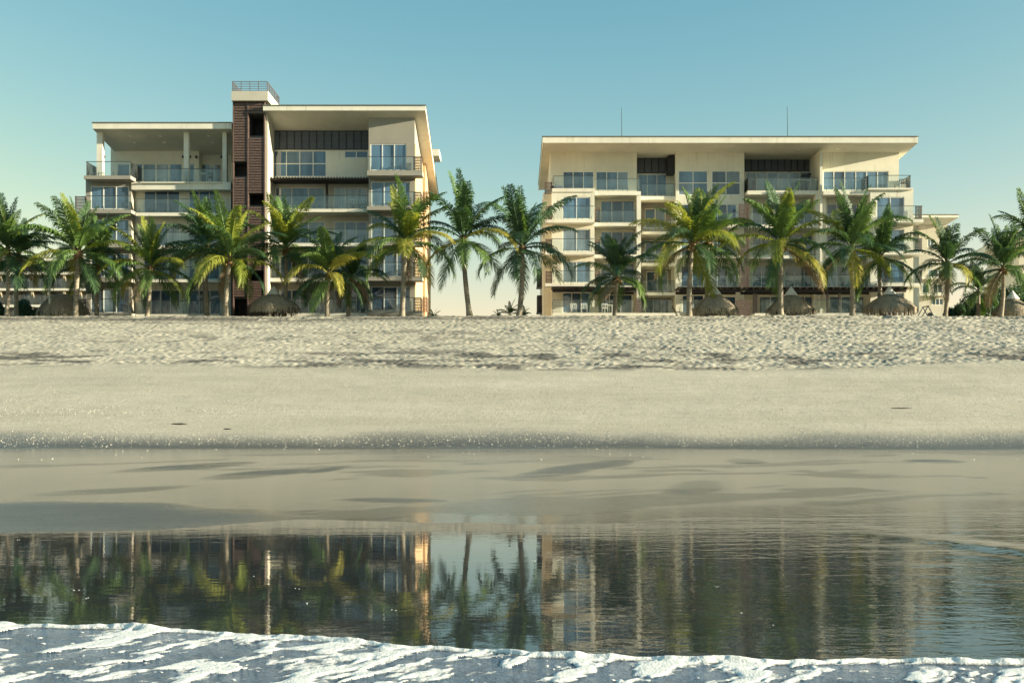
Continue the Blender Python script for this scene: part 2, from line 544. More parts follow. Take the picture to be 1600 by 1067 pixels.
def sand_material():
    m, t, b, o = new_mat('beach_sand')
    w = coords(t)
    big = noise(t, coords(t, (0.25, 1.2, 1)), 0.35, 5, 0.6)
    mid = noise(t, coords(t, (1, 2.5, 1)), 0.9, 5, 0.7)
    fine = noise(t, w, 22, 4, 0.75)
    dry = ramp(t, big, [(0.3, (0.46, 0.424, 0.33)), (0.7, (0.56, 0.518, 0.415))])
    dry = mix(t, ramp(t, mid, [(0.45, 0.0), (0.75, 0.45)]), dry, (0.36, 0.34, 0.25))
    dry = mix(t, ramp(t, fine, [(0.35, 0.35), (0.6, 0.0)]), dry, (0.22, 0.20, 0.15))
    dry = mix(t, maths(t, 'MULTIPLY', attr(t, 'debris_shade'), 0.85), dry, (0.085, 0.082, 0.075))
    wetc = ramp(t, mid, [(0.3, (0.085, 0.08, 0.066)), (0.7, (0.12, 0.112, 0.09))])
    c = mix(t, attr(t, 'wet'), dry, wetc)
    t.links.new(c, b.inputs['Base Color'])
    film = attr(t, 'film')
    r = node(t, 'ShaderNodeMapRange')
    t.links.new(film, r.inputs['Value'])
    r.inputs['To Min'].default_value = 0.38
    r.inputs['To Max'].default_value = 0.12
    rr = maths(t, 'MAXIMUM', r.outputs[0], maths(t, 'SUBTRACT', 0.95, attr(t, 'wet')))
    t.links.new(rr, b.inputs['Roughness'])
    sp = maths(t, 'ADD', maths(t, 'MULTIPLY', attr(t, 'wet'), 0.36), 0.08)
    t.links.new(sp, b.inputs['Specular IOR Level'])
    grains = maths(t, 'MULTIPLY', maths(t, 'ADD', fine, maths(t, 'MULTIPLY', noise(t, w, 5.0, 4, 0.7), 1.5)), maths(t, 'SUBTRACT', 1.0, film))
    n1 = bump(t, None, grains, 0.7, 0.03)
    rip = maths(t, 'MULTIPLY', noise(t, coords(t, (1, 0.35, 1)), 5.0, 3, 0.6), film)
    bump(t, b, rip, 0.12, 0.02, n1)
    return m

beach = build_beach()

# ------------------------------------------------------------------ sea: still film of water in front, swash wave, foam
def water_material(name, base, ripple, near_scale=1.0, rough=0.015):
    m, t, b, o = new_mat(name)
    c = ramp(t, noise(t, coords(t), 1.6, 3), [(0.3, [x * 0.8 for x in base]), (0.7, [x * 1.2 for x in base])])
    t.links.new(c, b.inputs['Base Color'])
    b.inputs['Roughness'].default_value = rough
    b.inputs['IOR'].default_value = 1.42
    h1 = noise(t, coords(t, (0.8, 1.3, 1)), 7.5 * near_scale, 3, 0.5, 0.4)
    h2 = noise(t, coords(t, (0.35, 1.3, 1)), 2.2 * near_scale, 2, 0.5, 0.6)
    # breezier towards the right-hand end and where gusts touch the surface
    sx = node(t, 'ShaderNodeSeparateXYZ')
    g = node(t, 'ShaderNodeNewGeometry')
    t.links.new(g.outputs['Position'], sx.inputs[0])
    mr = node(t, 'ShaderNodeMapRange')
    t.links.new(sx.outputs[0], mr.inputs['Value'])
    mr.inputs['From Min'].default_value = 0.4
    mr.inputs['From Max'].default_value = 4.5
    mr.inputs['To Min'].default_value = 0.11
    mr.inputs['To Max'].default_value = 1.0
    gust = ramp(t, noise(t, coords(t, (0.5, 1.6, 1)), 0.5, 3), [(0.35, 0.5), (0.65, 1.15)])
    k = maths(t, 'MULTIPLY', mr.outputs[0], gust)
    h = maths(t, 'MULTIPLY', maths(t, 'ADD', h1, maths(t, 'MULTIPLY', h2, 1.5)), k)
    bump(t, b, h, 1.0, ripple)
    return m

def build_sea():
    xs = np.concatenate([-np.array([4000, 800, 200, 80, 40]), np.arange(-20, 20.1, 0.2), [40, 80, 200, 800, 4000]])
    ys = np.concatenate([[-6000, -1500, -400, -100, -30, -10], np.arange(-4, 24.1, 0.12), [30, 34]])
    Xg, Yg = np.meshgrid(xs, ys)
    Zg = np.zeros_like(Xg)
    # a low swell running in at the right-hand end
    for off, amp, wid in ((0, 0.034, 0.30), (1.0, 0.018, 0.25), (-1.3, 0.014, 0.3)):
        line = 13.7 + off - 1.35 * (Xg - 4.5) + 0.35 * np.sin(Xg * 1.7 + off)
        Zg += amp * sstep(3.9, 5.6, Xg) * (1 - sstep(9, 12, Xg)) * np.exp(-((Yg - line) / wid) ** 2)
    return np_mesh('sea_water', np.stack([Xg, Yg, Zg], -1).reshape(-1, 3), grid_quads(len(ys), len(xs)),
                   water_material('shallow_water', (0.034, 0.039, 0.042), 0.0044), 'structure')
sea = build_sea()

# front of the swash: pixel rows of the photo turned into a line on the water
front_px = [(0, 970), (150, 974), (300, 980), (400, 986), (520, 994), (620, 1004), (760, 1012), (900, 1021), (1050, 1025), (1200, 1028), (1400, 1025), (1600, 1029)]
fr = [(X(px, F * (H - 0.05) / (py - YH)), F * (H - 0.05) / (py - YH)) for px, py in front_px]
frx, frd = np.array([a for a, b in fr]), np.array([b for a, b in fr])
def front(x):
    base = np.interp(x, np.concatenate([[-40, -6], frx, [6, 40]]), np.concatenate([[9.2, 8.5], frd, [7.0, 6.6]]))
    return base + (fbm(x * 2.2, x * 0 + 1, 81, 3) - 0.5) * 0.12

def sheet_z(w):
    return 0.045 * (1 - np.exp(-np.maximum(w, 0) / 0.06)) - 0.004

def build_wave():
    xs = np.concatenate([-np.array([4000, 600, 150, 60, 30]), np.arange(-16, 16.01, 0.06), [30, 60, 150, 600, 4000]])
    ws = np.concatenate([[0, 0.012, 0.03, 0.06, 0.1, 0.16, 0.25], np.arange(0.35, 4, 0.1), [5, 7, 10, 14, 20, 40, 100, 400, 1500]])
    Xg, Wg = np.meshgrid(xs, ws)
    Yg = front(Xg) - Wg
    Zg = sheet_z(Wg) + (fbm(Xg * 1.2, Wg * 2, 91, 3) - 0.5) * 0.03 * sstep(0.2, 0.8, Wg)
    V = np.stack([Xg, Yg, Zg], -1).reshape(-1, 3)
    q = grid_quads(len(ws), len(xs))[:, ::-1]
    return np_mesh('sea_wave', V, q, swash_material(), 'structure')

def swash_material():
    m, t, b, o = new_mat('swash_water')
    c = ramp(t, noise(t, coords(t), 4.0, 4), [(0.3, (0.07, 0.115, 0.17)), (0.7, (0.14, 0.20, 0.27))])
    t.links.new(c, b.inputs['Base Color'])
    b.inputs['Roughness'].default_value = 0.12
    b.inputs['IOR'].default_value = 1.333
    h1 = noise(t, coords(t, (0.8, 1.3, 1)), 26, 4, 0.7, 0.5)
    h2 = noise(t, coords(t, (0.6, 1.2, 1)), 8, 3, 0.6, 0.5)
    bump(t, b, maths(t, 'ADD', h1, maths(t, 'MULTIPLY', h2, 2.0)), 1.0, 0.018)
    return m

def foam_material():
    m, t, b, o = new_mat('sea_foam')
    c = ramp(t, noise(t, coords(t), 30, 4), [(0.3, (0.70, 0.70, 0.66)), (0.7, (0.84, 0.83, 0.78))])
    t.links.new(c, b.inputs['Base Color'])
    b.inputs['Roughness'].default_value = 0.7
    b.inputs['Subsurface Weight'].default_value = 0.25
    b.inputs['Subsurface Radius'].default_value = (0.03, 0.03, 0.03)
    v = node(t, 'ShaderNodeTexVoronoi')
    v.inputs['Scale'].default_value = 70
    t.links.new(coords(t), v.inputs['Vector'])
    bump(t, b, maths(t, 'ADD', v.outputs['Distance'], noise(t, coords(t), 40, 4)), 0.25, 0.008)
    # thin margins are a bubbly film that lets the water show
    k = maths(t, 'ADD', attr(t, 'thick'), maths(t, 'MULTIPLY', maths(t, 'SUBTRACT', noise(t, coords(t), 55, 4, 0.7), 0.5), 1.3))
    mr = node(t, 'ShaderNodeMapRange')
    t.links.new(k, mr.inputs['Value'])
    mr.inputs['From Min'].default_value = -0.1
    mr.inputs['From Max'].default_value = 0.5
    t.links.new(mr.outputs[0], b.inputs['Alpha'])
    return m

def build_foam():
    step = 0.0115
    xs = np.arange(-5.6, 5.601, step)
    ws = np.arange(-0.03, 2.4, step)
    Xg, Wg = np.meshgrid(xs, ws)
    Yg = front(Xg) - Wg
    # patches: stretched, warped noise like torn lace, sparser away from the lip
    ux, uy = Xg * 0.8 - Yg * 0.5, Yg * 1.0 + Xg * 0.25
    wx = (fbm(ux * 2.1, uy * 2.1, 101, 4) - 0.5) * 1.1
    wy = (fbm(ux * 2.1 + 9, uy * 2.1, 111, 4) - 0.5) * 1.1
    a = fbm(ux * 5.2 + wx * 1.5, uy * 2.5 + wy * 1.3, 121, 5, 0.55)
    holes = fbm(ux * 15 + wx * 2, uy * 9 + wy, 131, 3)
    thr = 0.484 - 0.05 * np.exp(-Wg / 0.25) + 0.0 * Xg
    patch = (a - thr) * 8 - np.clip(0.50 - holes, 0, 1) * 4.5
    specks = (fbm(Xg * 14, Yg * 22, 141, 3) - 0.74) * 7
    patch = np.maximum(patch, specks)
    lipw = 0.065 + 0.08 * fbm(Xg * 1.7, Xg * 0 + 5, 151, 3) + 0.05 * (fbm(Xg * 8, Wg * 8, 153, 3) - 0.5)
    lip = (lipw - Wg) * 9
    mask = np.maximum(patch, lip)
    up = np.clip(mask, -0.3, 1.0)
    # puffed lip
    hl = 0.022 + 0.05 * fbm(Xg * 2.2, Xg * 0 + 2, 161, 2) ** 1.5
    prof = np.sqrt(np.clip(Wg / 0.05, 0, 1)) * np.exp(-(np.maximum(Wg - 0.05, 0) / 0.13) ** 2)
    lumps = 0.8 + 0.4 * fbm(Xg * 6, Wg * 9, 171, 2)
    Zg = sheet_z(Wg) + (fbm(Xg * 1.2, np.maximum(Wg, 0) * 2, 91, 3) - 0.5) * 0.03 * sstep(0.2, 0.8, Wg)
    Zg = Zg + 0.007 * up + 0.003 * sstep(0.0, 1.0, up) * fbm(Xg * 25, Yg * 40, 181, 2) + hl * prof * lumps * sstep(-0.1, 0.7, lip)
    Zg = np.where(Wg <= 0, -0.03, Zg)
    keep = (mask > -0.25)
    q = grid_quads(len(ws), len(xs))[:, ::-1]
    q = q[keep.ravel()[q].all(1)]
    used = np.unique(q)
    remap = np.zeros(Xg.size, np.int64)
    remap[used] = np.arange(len(used))
    V = np.stack([Xg, Yg, Zg], -1).reshape(-1, 3)[used]
    return np_mesh('sea_foam', V, remap[q], foam_material(), 'stuff', {'thick': np.maximum(up, np.clip(lip * 2.5, -0.3, 1.2)).ravel()[used]})
wave = build_wave()
foam = build_foam()

# ------------------------------------------------------------------ building pieces
def wall_mesh(mb, x0, x1, z0, z1, y, depth, holes, drop=0.0):
    """a block whose front has real openings; each hole = (x0, x1, z0, z1, reveal)"""
    xs = sorted({x0, x1, *[h[0] for h in holes], *[h[1] for h in holes]})
    zs = sorted({z0, z1, *[h[2] for h in holes], *[h[3] for h in holes]})
    for a, b in zip(xs, xs[1:]):
        for c, d in zip(zs, zs[1:]):
            cx, cz = (a + b) / 2, (c + d) / 2
            if not any(h[0] < cx < h[1] and h[2] < cz < h[3] for h in holes):
                mb.quad((a, y, c), (b, y, c), (b, y, d), (a, y, d))
    for hx0, hx1, hz0, hz1, r in holes:
        k = y + r
        mb.quad((hx0, y, hz0), (hx0, y, hz1), (hx0, k, hz1), (hx0, k, hz0))
        mb.quad((hx1, y, hz0), (hx1, k, hz0), (hx1, k, hz1), (hx1, y, hz1))
        mb.quad((hx0, y, hz0), (hx0, k, hz0), (hx1, k, hz0), (hx1, y, hz0))
        mb.quad((hx0, y, hz1), (hx1, y, hz1), (hx1, k, hz1), (hx0, k, hz1))
        mb.quad((hx0, k, hz0), (hx0, k, hz1), (hx1, k, hz1), (hx1, k, hz0))
    e, zb = y + depth, z1 - drop
    mb.quad((x0, y, z0), (x0, y, z1), (x0, e, zb), (x0, e, z0))
    mb.quad((x1, y, z0), (x1, e, z0), (x1, e, zb), (x1, y, z1))
    mb.quad((x0, y, z1), (x1, y, z1), (x1, e, zb), (x0, e, zb))
    mb.quad((x0, y, z0), (x0, e, z0), (x1, e, z0), (x1, y, z0))
    mb.quad((x0, e, z0), (x0, e, zb), (x1, e, zb), (x1, e, z0))

def window(par, x0, x1, z0, z1, y, cols, rows=1, panes=PANES_UP, bar=0.075, split=0.5):
    f = MB()
    yf, yb = y + 0.03, y + 0.12
    zm = [z0, z1] if rows == 1 else [z0, z0 + (z1 - z0) * split, z1]
    f.box(x0 + 0.004, x1 - 0.004, yf, yb, z1 - bar, z1 - 0.004)
    f.box(x0 + 0.004, x1 - 0.004, yf, yb, z0 + 0.004, z0 + bar)
    e = [x0 + (x1 - x0) * i / cols for i in range(cols + 1)]
    for i, a in enumerate(e):
        l, r = (a + 0.004, a + bar) if i == 0 else (a - bar, a - 0.004) if i == cols else (a - bar / 2, a + bar / 2)
        f.box(l, r, yf, yb, z0 + bar, z1 - bar)
    for zz in zm[1:-1]:
        f.box(x0 + bar, x1 - bar, yf + 0.005, yb - 0.005, zz - bar * 0.6, zz + bar * 0.6)
    w = f.build('window', M['white'], par)
    kind = rnd.choice(panes)
    for i in range(cols):
        for j in range(len(zm) - 1):
            k = kind if rnd.random() < 0.55 else rnd.choice(panes)
            dy = 0.02 * (i % 2)
            cbox('pane', M[k], w, e[i] + bar * 0.45, e[i + 1] - bar * 0.45, yf + 0.03 + dy, yf + 0.045 + dy, zm[j] + bar * 0.5, zm[j + 1] - bar * 0.5)
    return w

def block(par, x0, x1, yt, yb, D, depth, mat, wins=(), voids=(), drop=0.0, name='wall', panes=PANES_UP):
    """wall block with windows; all numbers but D and depth are rows and columns of the photo seen at distance D"""
    z0 = GZ - 0.3 if yb is None else Z(yb, D)
    holes = [(X(w[0], D), X(w[1], D), Z(w[3], D), Z(w[2], D), 0.16) for w in wins]
    holes += [(X(v[0], D), X(v[1], D), Z(v[3], D), Z(v[2], D), v[4]) for v in voids]
    mb = MB()
    wall_mesh(mb, X(x0, D), X(x1, D), z0, Z(yt, D), D, depth, holes, drop)
    ob = mb.build(name, mat, par)
    for w, h in zip(wins, holes):
        low = w[3] > 450
        window(par, h[0], h[1], h[2], h[3], D, w[4], w[5] if len(w) > 5 else 1, PANES_LOW if low else panes)
    return ob

def balcony(par, x0, x1, rail, st, sb, D, depth, mat, sides='', gx=None, screens=()):
    """slab with glass balustrade: rail = row of the handrail, st/sb = rows of the slab's top and bottom"""
    xa, xb, zt, zb = X(x0, D), X(x1, D), Z(st, D), Z(sb, D)
    b = MB()
    b.box(xa, xb, D, D + depth, zb, zt)
    s = b.build('balcony', mat, par)
    g0, g1 = (xa + 0.08, xb - 0.08) if gx is None else (X(gx[0], D), X(gx[1], D))
    zr, yg = Z(rail, D), D + 0.10
    n = max(1, round((g1 - g0) / 1.5))
    for i in range(n):
        a, c = g0 + (g1 - g0) * i / n, g0 + (g1 - g0) * (i + 1) / n
        cbox('glass_panel', M['rail_glass'], s, a + 0.012, c - 0.012, yg, yg + 0.012, zt + 0.06, zr - 0.02)
    h = MB()
    h.box(g0 - 0.02, g1 + 0.02, yg - 0.02, yg + 0.032, zr - 0.02, zr + 0.028)
    p = MB()
    for i in range(2 * n):
        px = g0 + (g1 - g0) * (i + 0.5) / (2 * n) + 0.12 * (1 if i % 2 else -1)
        p.box(px - 0.02, px + 0.02, yg - 0.045, yg - 0.012, zt, zt + 0.34)
    for sd in sides:
        xx = g0 if sd == 'l' else g1
        cbox('glass_panel', M['rail_glass'], s, xx - 0.006, xx + 0.006, yg + 0.05, D + depth - 0.05, zt + 0.06, zr - 0.03)
        h.box(xx - 0.026, xx + 0.026, yg + 0.034, D + depth - 0.02, zr - 0.018, zr + 0.026)
    h.build('handrail', M['steel'], s)
    p.build('railing_post', M['steel'], s, kind='stuff')
    for (a, c, t0, t1) in screens:
        screen(s, X(a, D), X(c, D), D + 0.15, Z(t1, D), Z(t0, D), min(depth - 0.3, 1.6))
    return s

def screen(par, x0, x1, y, z0, z1, dep=1.2):
    """brown slatted privacy screen: uprights and boards with gaps, returning along the side"""
    m = MB()
    n = max(4, round((z1 - z0) / 0.13))
    for i in range(n):
        a = z0 + (z1 - z0) * i / n
        m.box(x0, x1, y, y + 0.03, a + 0.015, a + (z1 - z0) / n * 0.80)
        m.box(x1 - 0.03, x1, y + 0.035, y + dep, a + 0.015, a + (z1 - z0) / n * 0.80)
    for xx in (x0 + 0.03, x1 - 0.07):
        m.box(xx, xx + 0.06, y + 0.034, y + 0.10, z0, z1 + 0.02)
    return m.build('slat_screen', M['brown'], par)

def clerestory(par, x0, x1, yt, yb, D, n):
    """row of dark louvred panels between black posts"""
    xa, xb, z0, z1 = X(x0, D), X(x1, D), Z(yb, D), Z(yt, D)
    f = MB()
    f.box(xa, xb, D, D + 0.08, z1 - 0.07, z1)
    f.box(xa, xb, D, D + 0.08, z0, z0 + 0.07)
    for i in range(n + 1):
        c = xa + (xb - xa) * i / n
        f.box(max(c - 0.05, xa), min(c + 0.05, xb), D - 0.004, D + 0.07, z0 + 0.07, z1 - 0.07)
    s = f.build('clerestory', M['dark'], par)
    for i in range(n):
        a, c = xa + (xb - xa) * i / n + 0.05, xa + (xb - xa) * (i + 1) / n - 0.05
        key = ('louvre', round(c - a, 2), round(z1 - z0, 2))
        if key not in BOXES:
            p = MB()
            k = round((z1 - z0 - 0.14) / 0.11)
            for j in range(k):
                zz = (z1 - z0 - 0.14) * j / k
                hh = (z1 - z0 - 0.14) / k
                p.quad((-(c - a) / 2, 0.0, zz), ((c - a) / 2, 0.0, zz), ((c - a) / 2, 0.05, zz + hh * 1.02), (-(c - a) / 2, 0.05, zz + hh * 1.02))
            me = bpy.data.meshes.new('panel')
            me.from_pydata(p.v, [], p.f)
            me.materials.append(M['panel'])
            BOXES[key] = me
        link('panel', BOXES[key], ((a + c) / 2, D + 0.01, z0 + 0.07), s)
    return s

def mono_roof(par, x0, x1, yt, yf, D, depth, pitch):
    """single-pitch roof rising to the front: soffit slab, cream fascia, sheet-metal cap"""
    xa, xb = X(x0, D), X(x1, D)
    z1, z0 = Z(yt, D), Z(yf, D)
    dr = math.tan(R(pitch)) * depth
    b = MB()
    def slab(m, a, c, y0, y1, lo, hi):
        t = math.tan(R(pitch))
        f0, f1 = (y0 - D) * t, (y1 - D) * t
        n = len(m.v)
        m.v += [(a, y0, lo - f0), (c, y0, lo - f0), (c, y1, lo - f1), (a, y1, lo - f1), (a, y0, hi - f0), (c, y0, hi - f0), (c, y1, hi - f1), (a, y1, hi - f1)]
        m.f += [tuple(n + i for i in q) for q in ((0, 3, 2, 1), (4, 5, 6, 7), (0, 1, 5, 4), (1, 2, 6, 5), (2, 3, 7, 6), (3, 0, 4, 7))]
    slab(b, xa + 0.06, xb - 0.06, D + 0.06, D + depth - 0.06, z0 + 0.03, z1 - 0.10)
    roof = b.build('roof', M['soffit'], par)
    f = MB()
    slab(f, xa, xb, D, D + 0.05, z0, z1 - 0.06)
    slab(f, xa, xa + 0.05, D + 0.055, D + depth, z0, z1 - 0.06)
    slab(f, xb - 0.05, xb, D + 0.055, D + depth, z0, z1 - 0.06)
    f.build('fascia', M['cream_trim'], roof)
    c = MB()
    slab(c, xa - 0.05, xb + 0.05, D - 0.06, D + depth + 0.05, z1 - 0.055, z1)
    k = int((xb - xa) / 0.25)
    for i in range(k):                          # ribs of the metal sheet
        a = xa + (xb - xa) * (i + 0.3) / k
        slab(c, a, a + 0.07, D - 0.08, D + depth + 0.04, z1 + 0.002, z1 + 0.03)
    c.build('metal_sheet', M['roof_metal'], roof)
    return roof

def soffit_z(py, D, D1, pitch):
    return Z(py, D) - math.tan(R(pitch)) * (D1 - D)

def downlight(roof, px, D, D1, yf, pitch):
    b = MB()
    zz = soffit_z(yf, D, D1, pitch)
    b.tube([(X(px, D1), D1, zz - 0.03), (X(px, D1), D1, zz + 0.06)], [0.16, 0.16], 10)
    b.build('downlight', M['white'], roof)

def pergola(par, x0, x1, yt, yb, D, depth):
    """dark timber sun roof over the ground floor: front beam and the ends of its rafters"""
    xa, xb, z0, z1 = X(x0, D), X(x1, D), Z(yb, D), Z(yt, D)
    b = MB()
    b.box(xa, xb, D + 0.35, D + 0.5, z0 - 0.05, z1 - 0.08)
    b.box(xa, xb, D + depth - 0.15, D + depth, z0 - 0.05, z1 - 0.08)
    s = b.build('pergola', M['dark_brown'], par)
    n = round((xb - xa) / 0.62)
    for i in range(n + 1):
        a = xa + (xb - xa - 0.09) * i / n
        cbox('rafter', M['dark_brown'], s, a, a + 0.09, D, D + depth, z1 - 0.078, z1 + 0.10)
    r = MB()
    r.box(xa - 0.1, xb + 0.1, D + 0.1, D + depth, z1 + 0.102, z1 + 0.15)
    r.build('roof_sheet', M['dark_brown'], s)
    return s

# ------------------------------------------------------------------ building with the brown stair tower
A = thing('apartment_building', 'taupe and cream apartment block with brown slatted stair tower', 'building', (X(410, 104), 104, GZ))
DA = 100.0
t_, cr = M['taupe'], M['cream']
# wing beyond the tower: projecting bay with four storeys of three-pane doors
rows4 = [(291, 327), (343, 379), (396, 433), (451, 489)]
block(A, 134, 205.5, 280, None, DA, 8, t_, [(141.5, 201.5, a, b, 3) for a, b in rows4], panes=PANES_UP)
for rail, st, sb in ((306, 328, 333), (359, 381.5, 386.5), (412, 435, 440.5), (467, 489, 495)):
    balcony(A, 133, 205, rail, st, sb, 98.7, 1.25, t_, screens=[(116, 133, rail, st + 6)] if rail < 320 or rail > 400 else ())
# wall set back beside the bay, storeys with sliding doors
block(A, 206.2, 361, 286, None, 101.0, 6, cr, [(224.5, 281, 297.5, 333, 3), (295, 343, 297.5, 333, 3), (224.5, 281, 349, 384, 3), (295, 343, 349, 384, 3),
                                             (224.5, 281, 402, 436, 3), (295, 343, 402, 436, 3), (221, 281, 453, 491, 4), (294, 345, 453, 491, 3)])
for rail, st, sb in ((311, 332.5, 337.5), (363, 384, 389), (417, 436.5, 441), (470, 491, 496)):
    balcony(A, 212, 344, rail, st, sb, 99.7, 1.28, M['cream_trim'])
# roof terrace
tb = MB()
tb.box(X(172, 104.7), X(361, 104.7), 101.01, 111, Z(285.5, 101) - 0.3, Z(285.5, 101))
tb.build('terrace_floor', cr, A)
block(A, 173, 311, 222, 287, 104.7, 7, cr, [(183, 203, 256, 286, 1), (204, 223, 256, 286, 1), (223.5, 243.5, 256, 286, 1), (244, 264, 256, 286, 1), (264.5, 285, 256, 286, 1), (292.5, 304, 256, 286, 1)])
block(A, 311.5, 361, 222, 287, 105.7, 6, cr, [(313.5, 329, 256.5, 286, 1), (329.5, 346, 256.5, 286, 1)])
balcony(A, 131, 204, 252.5, 274.5, 280, 98.6, 3.3, t_, sides='lr', gx=(134, 203.5))
b_ = MB()
b_.box(X(206, 100), X(361, 100), 99.9, 100.98, Z(296.5, 99.9), Z(284.5, 99.9))
b_.build('ledge', M['cream_trim'], A)
balcony(A, 219, 346, 264, 284.3, 286, 99.75, 1.0, M['cream_trim'])
rA = mono_roof(A, 144.5, 362, 191.5, 201.5, 99.3, 13, 8)
for px, d in ((203.5, 101), (250, 101), (326, 101), (210, 102.6), (257, 102.6), (332, 102.6)):
    downlight(rA, px, 99.3, d, 201.5, 8)
for a, c, d in ((151, 160, 100.2), (287, 294.5, 100.2), (347.5, 354, 100.2)):
    k = MB()
    k.box(X(a, d), X(c, d), d, d + 0.5, Z(285, d), Z(200, d) - 0.1)
    k.build('column', M['cream_trim'], A)
for px, d in ((162, 100.6), (285.5, 100.6), (296.5, 100.6), (345.5, 100.6), (306, 104.4)):
    k = MB()
    k.box(X(px, d) - 0.07, X(px, d) + 0.07, d, d + 0.2, Z(247, d), Z(243, d))
    k.build('wall_lamp', M['dark'], A)

# stair tower: concrete core behind rows of brown boards
DT = 99.0
core_voids = [(388, 413, 179, 212.5, 2.6), (364.5, 386, 253.7, 275.5, 1.6), (388, 413, 303, 321, 2.2), (388, 413, 424, 438, 2.2), (364.5, 386, 467, 494, 1.6)]
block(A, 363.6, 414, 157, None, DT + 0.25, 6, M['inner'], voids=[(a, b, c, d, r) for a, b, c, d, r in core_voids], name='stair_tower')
lv = MB()
for a, c in ((363.6, 365.2), (386.2, 388.4), (412.4, 414)):
    lv.box(X(a, DT), X(c, DT), DT - 0.02, DT + 0.24, GZ - 0.2, Z(158.5, DT))
lv.box(X(365.2, DT), X(412.4, DT), DT - 0.01, DT + 0.2, Z(160.2, DT), Z(158.5, DT))
lou = lv.build('louvre_frame', M['brown'], A)
for (a, c), vs in (((365.2, 386.2), [(252.5, 276.5), (467, 500)]), ((388.4, 412.4), [(178, 213.5), (302, 321.5), (423, 439)])):
    py = 161.5
    while py < 493:
        if not any(v0 - 3.2 < py < v1 for v0, v1 in vs):
            cbox('slat', M['brown'], lou, X(a, DT) + 0.006, X(c, DT) - 0.006, DT + 0.02, DT + 0.06, Z(py + 3.1, DT), Z(py, DT))
        py += 4.15
block(A, 361.4, 418.7, 142.7, 157.4, 98.7, 5.4, M['sand_paint'], name='parapet')
tr = MB()
xa, xb, zt, zb = X(363, 98.8), X(417.4, 98.8), Z(127.6, 98.8), Z(142.7, 98.7)
for i in range(6):
    z = zb + 0.10 + (zt - zb - 0.10) * i / 5
    for p, q in (((xa, 98.85, z), (xb, 98.85, z)), ((xa, 98.85, z), (xa, 103.9, z)), ((xb, 98.85, z), (xb, 103.9, z)), ((xa, 103.9, z), (xb, 103.9, z))):
        tr.bar(p, q, 0.022 if i < 5 else 0.032)
for i in range(5):
    for y in (98.85, 103.9):
        tr.bar((xa + (xb - xa) * i / 4, y, zb), (xa + (xb - xa) * i / 4, y, zt), 0.03)
for i in range(1, 5):
    for x in (xa, xb):
        tr.bar((x, 98.85 + 5.05 * i / 5, zb), (x, 98.85 + 5.05 * i / 5, zt), 0.03)
tr.build('rooftop_railing', M['brown'], A)
block(A, 414.2, 418.5, 176, None, DT + 0.3, 3.5, M['sand_paint'], drop=0.9, name='pier')

# wing with the raised roof
DW = 102.1
rows_mid = [(293, 326), (346, 380), (400, 434), (452.5, 489)]
block(A, 417, 576, 203, 279, DW, 9, cr, [(426.6, 510, 235.5, 276.5, 4, 2), (538, 575.4, 235.7, 247.4, 2)], drop=2.3)
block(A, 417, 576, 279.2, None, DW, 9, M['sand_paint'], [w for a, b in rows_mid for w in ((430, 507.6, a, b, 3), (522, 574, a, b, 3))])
clerestory(A, 425, 576, 204.3, 234, DW - 0.12, 13)
mono_roof(A, 411, 665, 164.6, 173, 98.7, 17, 15)
pg = MB()
pg.box(X(417.8, 100.1), X(574, 100.1), 100.1, DW - 0.01, Z(281, 100.1), Z(278.5, 100.1))
cn = pg.build('canopy', M['dark_brown'], A)
n = 34
for i in range(n):
    a = X(418, 100) + (X(574, 100) - X(418, 100) - 0.1) * i / (n - 1)
    cbox('rafter', M['dark_brown'], cn, a, a + 0.1, 100.0, DW - 0.02, Z(278.4, 100.1), Z(277, 100.1))
for rail, st, sb in ((305.5, 326.5, 331.5), (358, 380, 385), (412, 434.5, 440), (467, 489.5, 495)):
    balcony(A, 418.6, 575.4, rail, st, sb, 100.1, 1.98, M['cream_trim'])
k = MB()
k.box(X(509, 101.5), X(512, 101.5), 101.5, 101.75, Z(327, 101.5), Z(281.5, 101.5))
k.build('post', M['dark_brown'], A)
# corner bay
rows_bay = [(225, 266.5), (284, 322), (338.5, 377.5), (392, 432.5), (447.5, 486)]
block(A, 576, 648, 181.5, None, DA, 8.3, t_, [(578.5 if i == 0 else 580, 635 if i == 0 else 640.5, a, b, 3) for i, (a, b) in enumerate(rows_bay)], drop=2.3)
sd = MB()
sd.box(X(648, DA) + 0.003, X(648, DA) + 0.06, DA + 0.05, DA + 8.2, GZ, Z(181.5, DA) - 2.4)
sd.build('side_wall', M['ochre'], A)
for rail, st, sb in ((244.7, 266.5, 274.4), (300, 322.3, 328.2), (355, 377.7, 383.5), (410, 432.8, 438.6), (465, 486.5, 492.5)):
    balcony(A, 573.5, 660, rail, st, sb, 98.6, 1.38, t_, screens=[(645.5, 658, rail, st + 0.5)])
block(A, 600, 664.5, 233, None, 108.3, 7.2, M['ochre'], drop=0)
for a in (300, 410, 464):
    screen(A, X(662, 108), X(668.5, 108), 106.9, Z(a + 24, 107), Z(a, 107), 1.2)
b_ = MB()
b_.box(X(640, 115.8), X(686, 115.8), 115.8, 119, Z(243.5, 115.8), Z(233.5, 115.8))
b_.build('eave', M['cream_trim'], A)

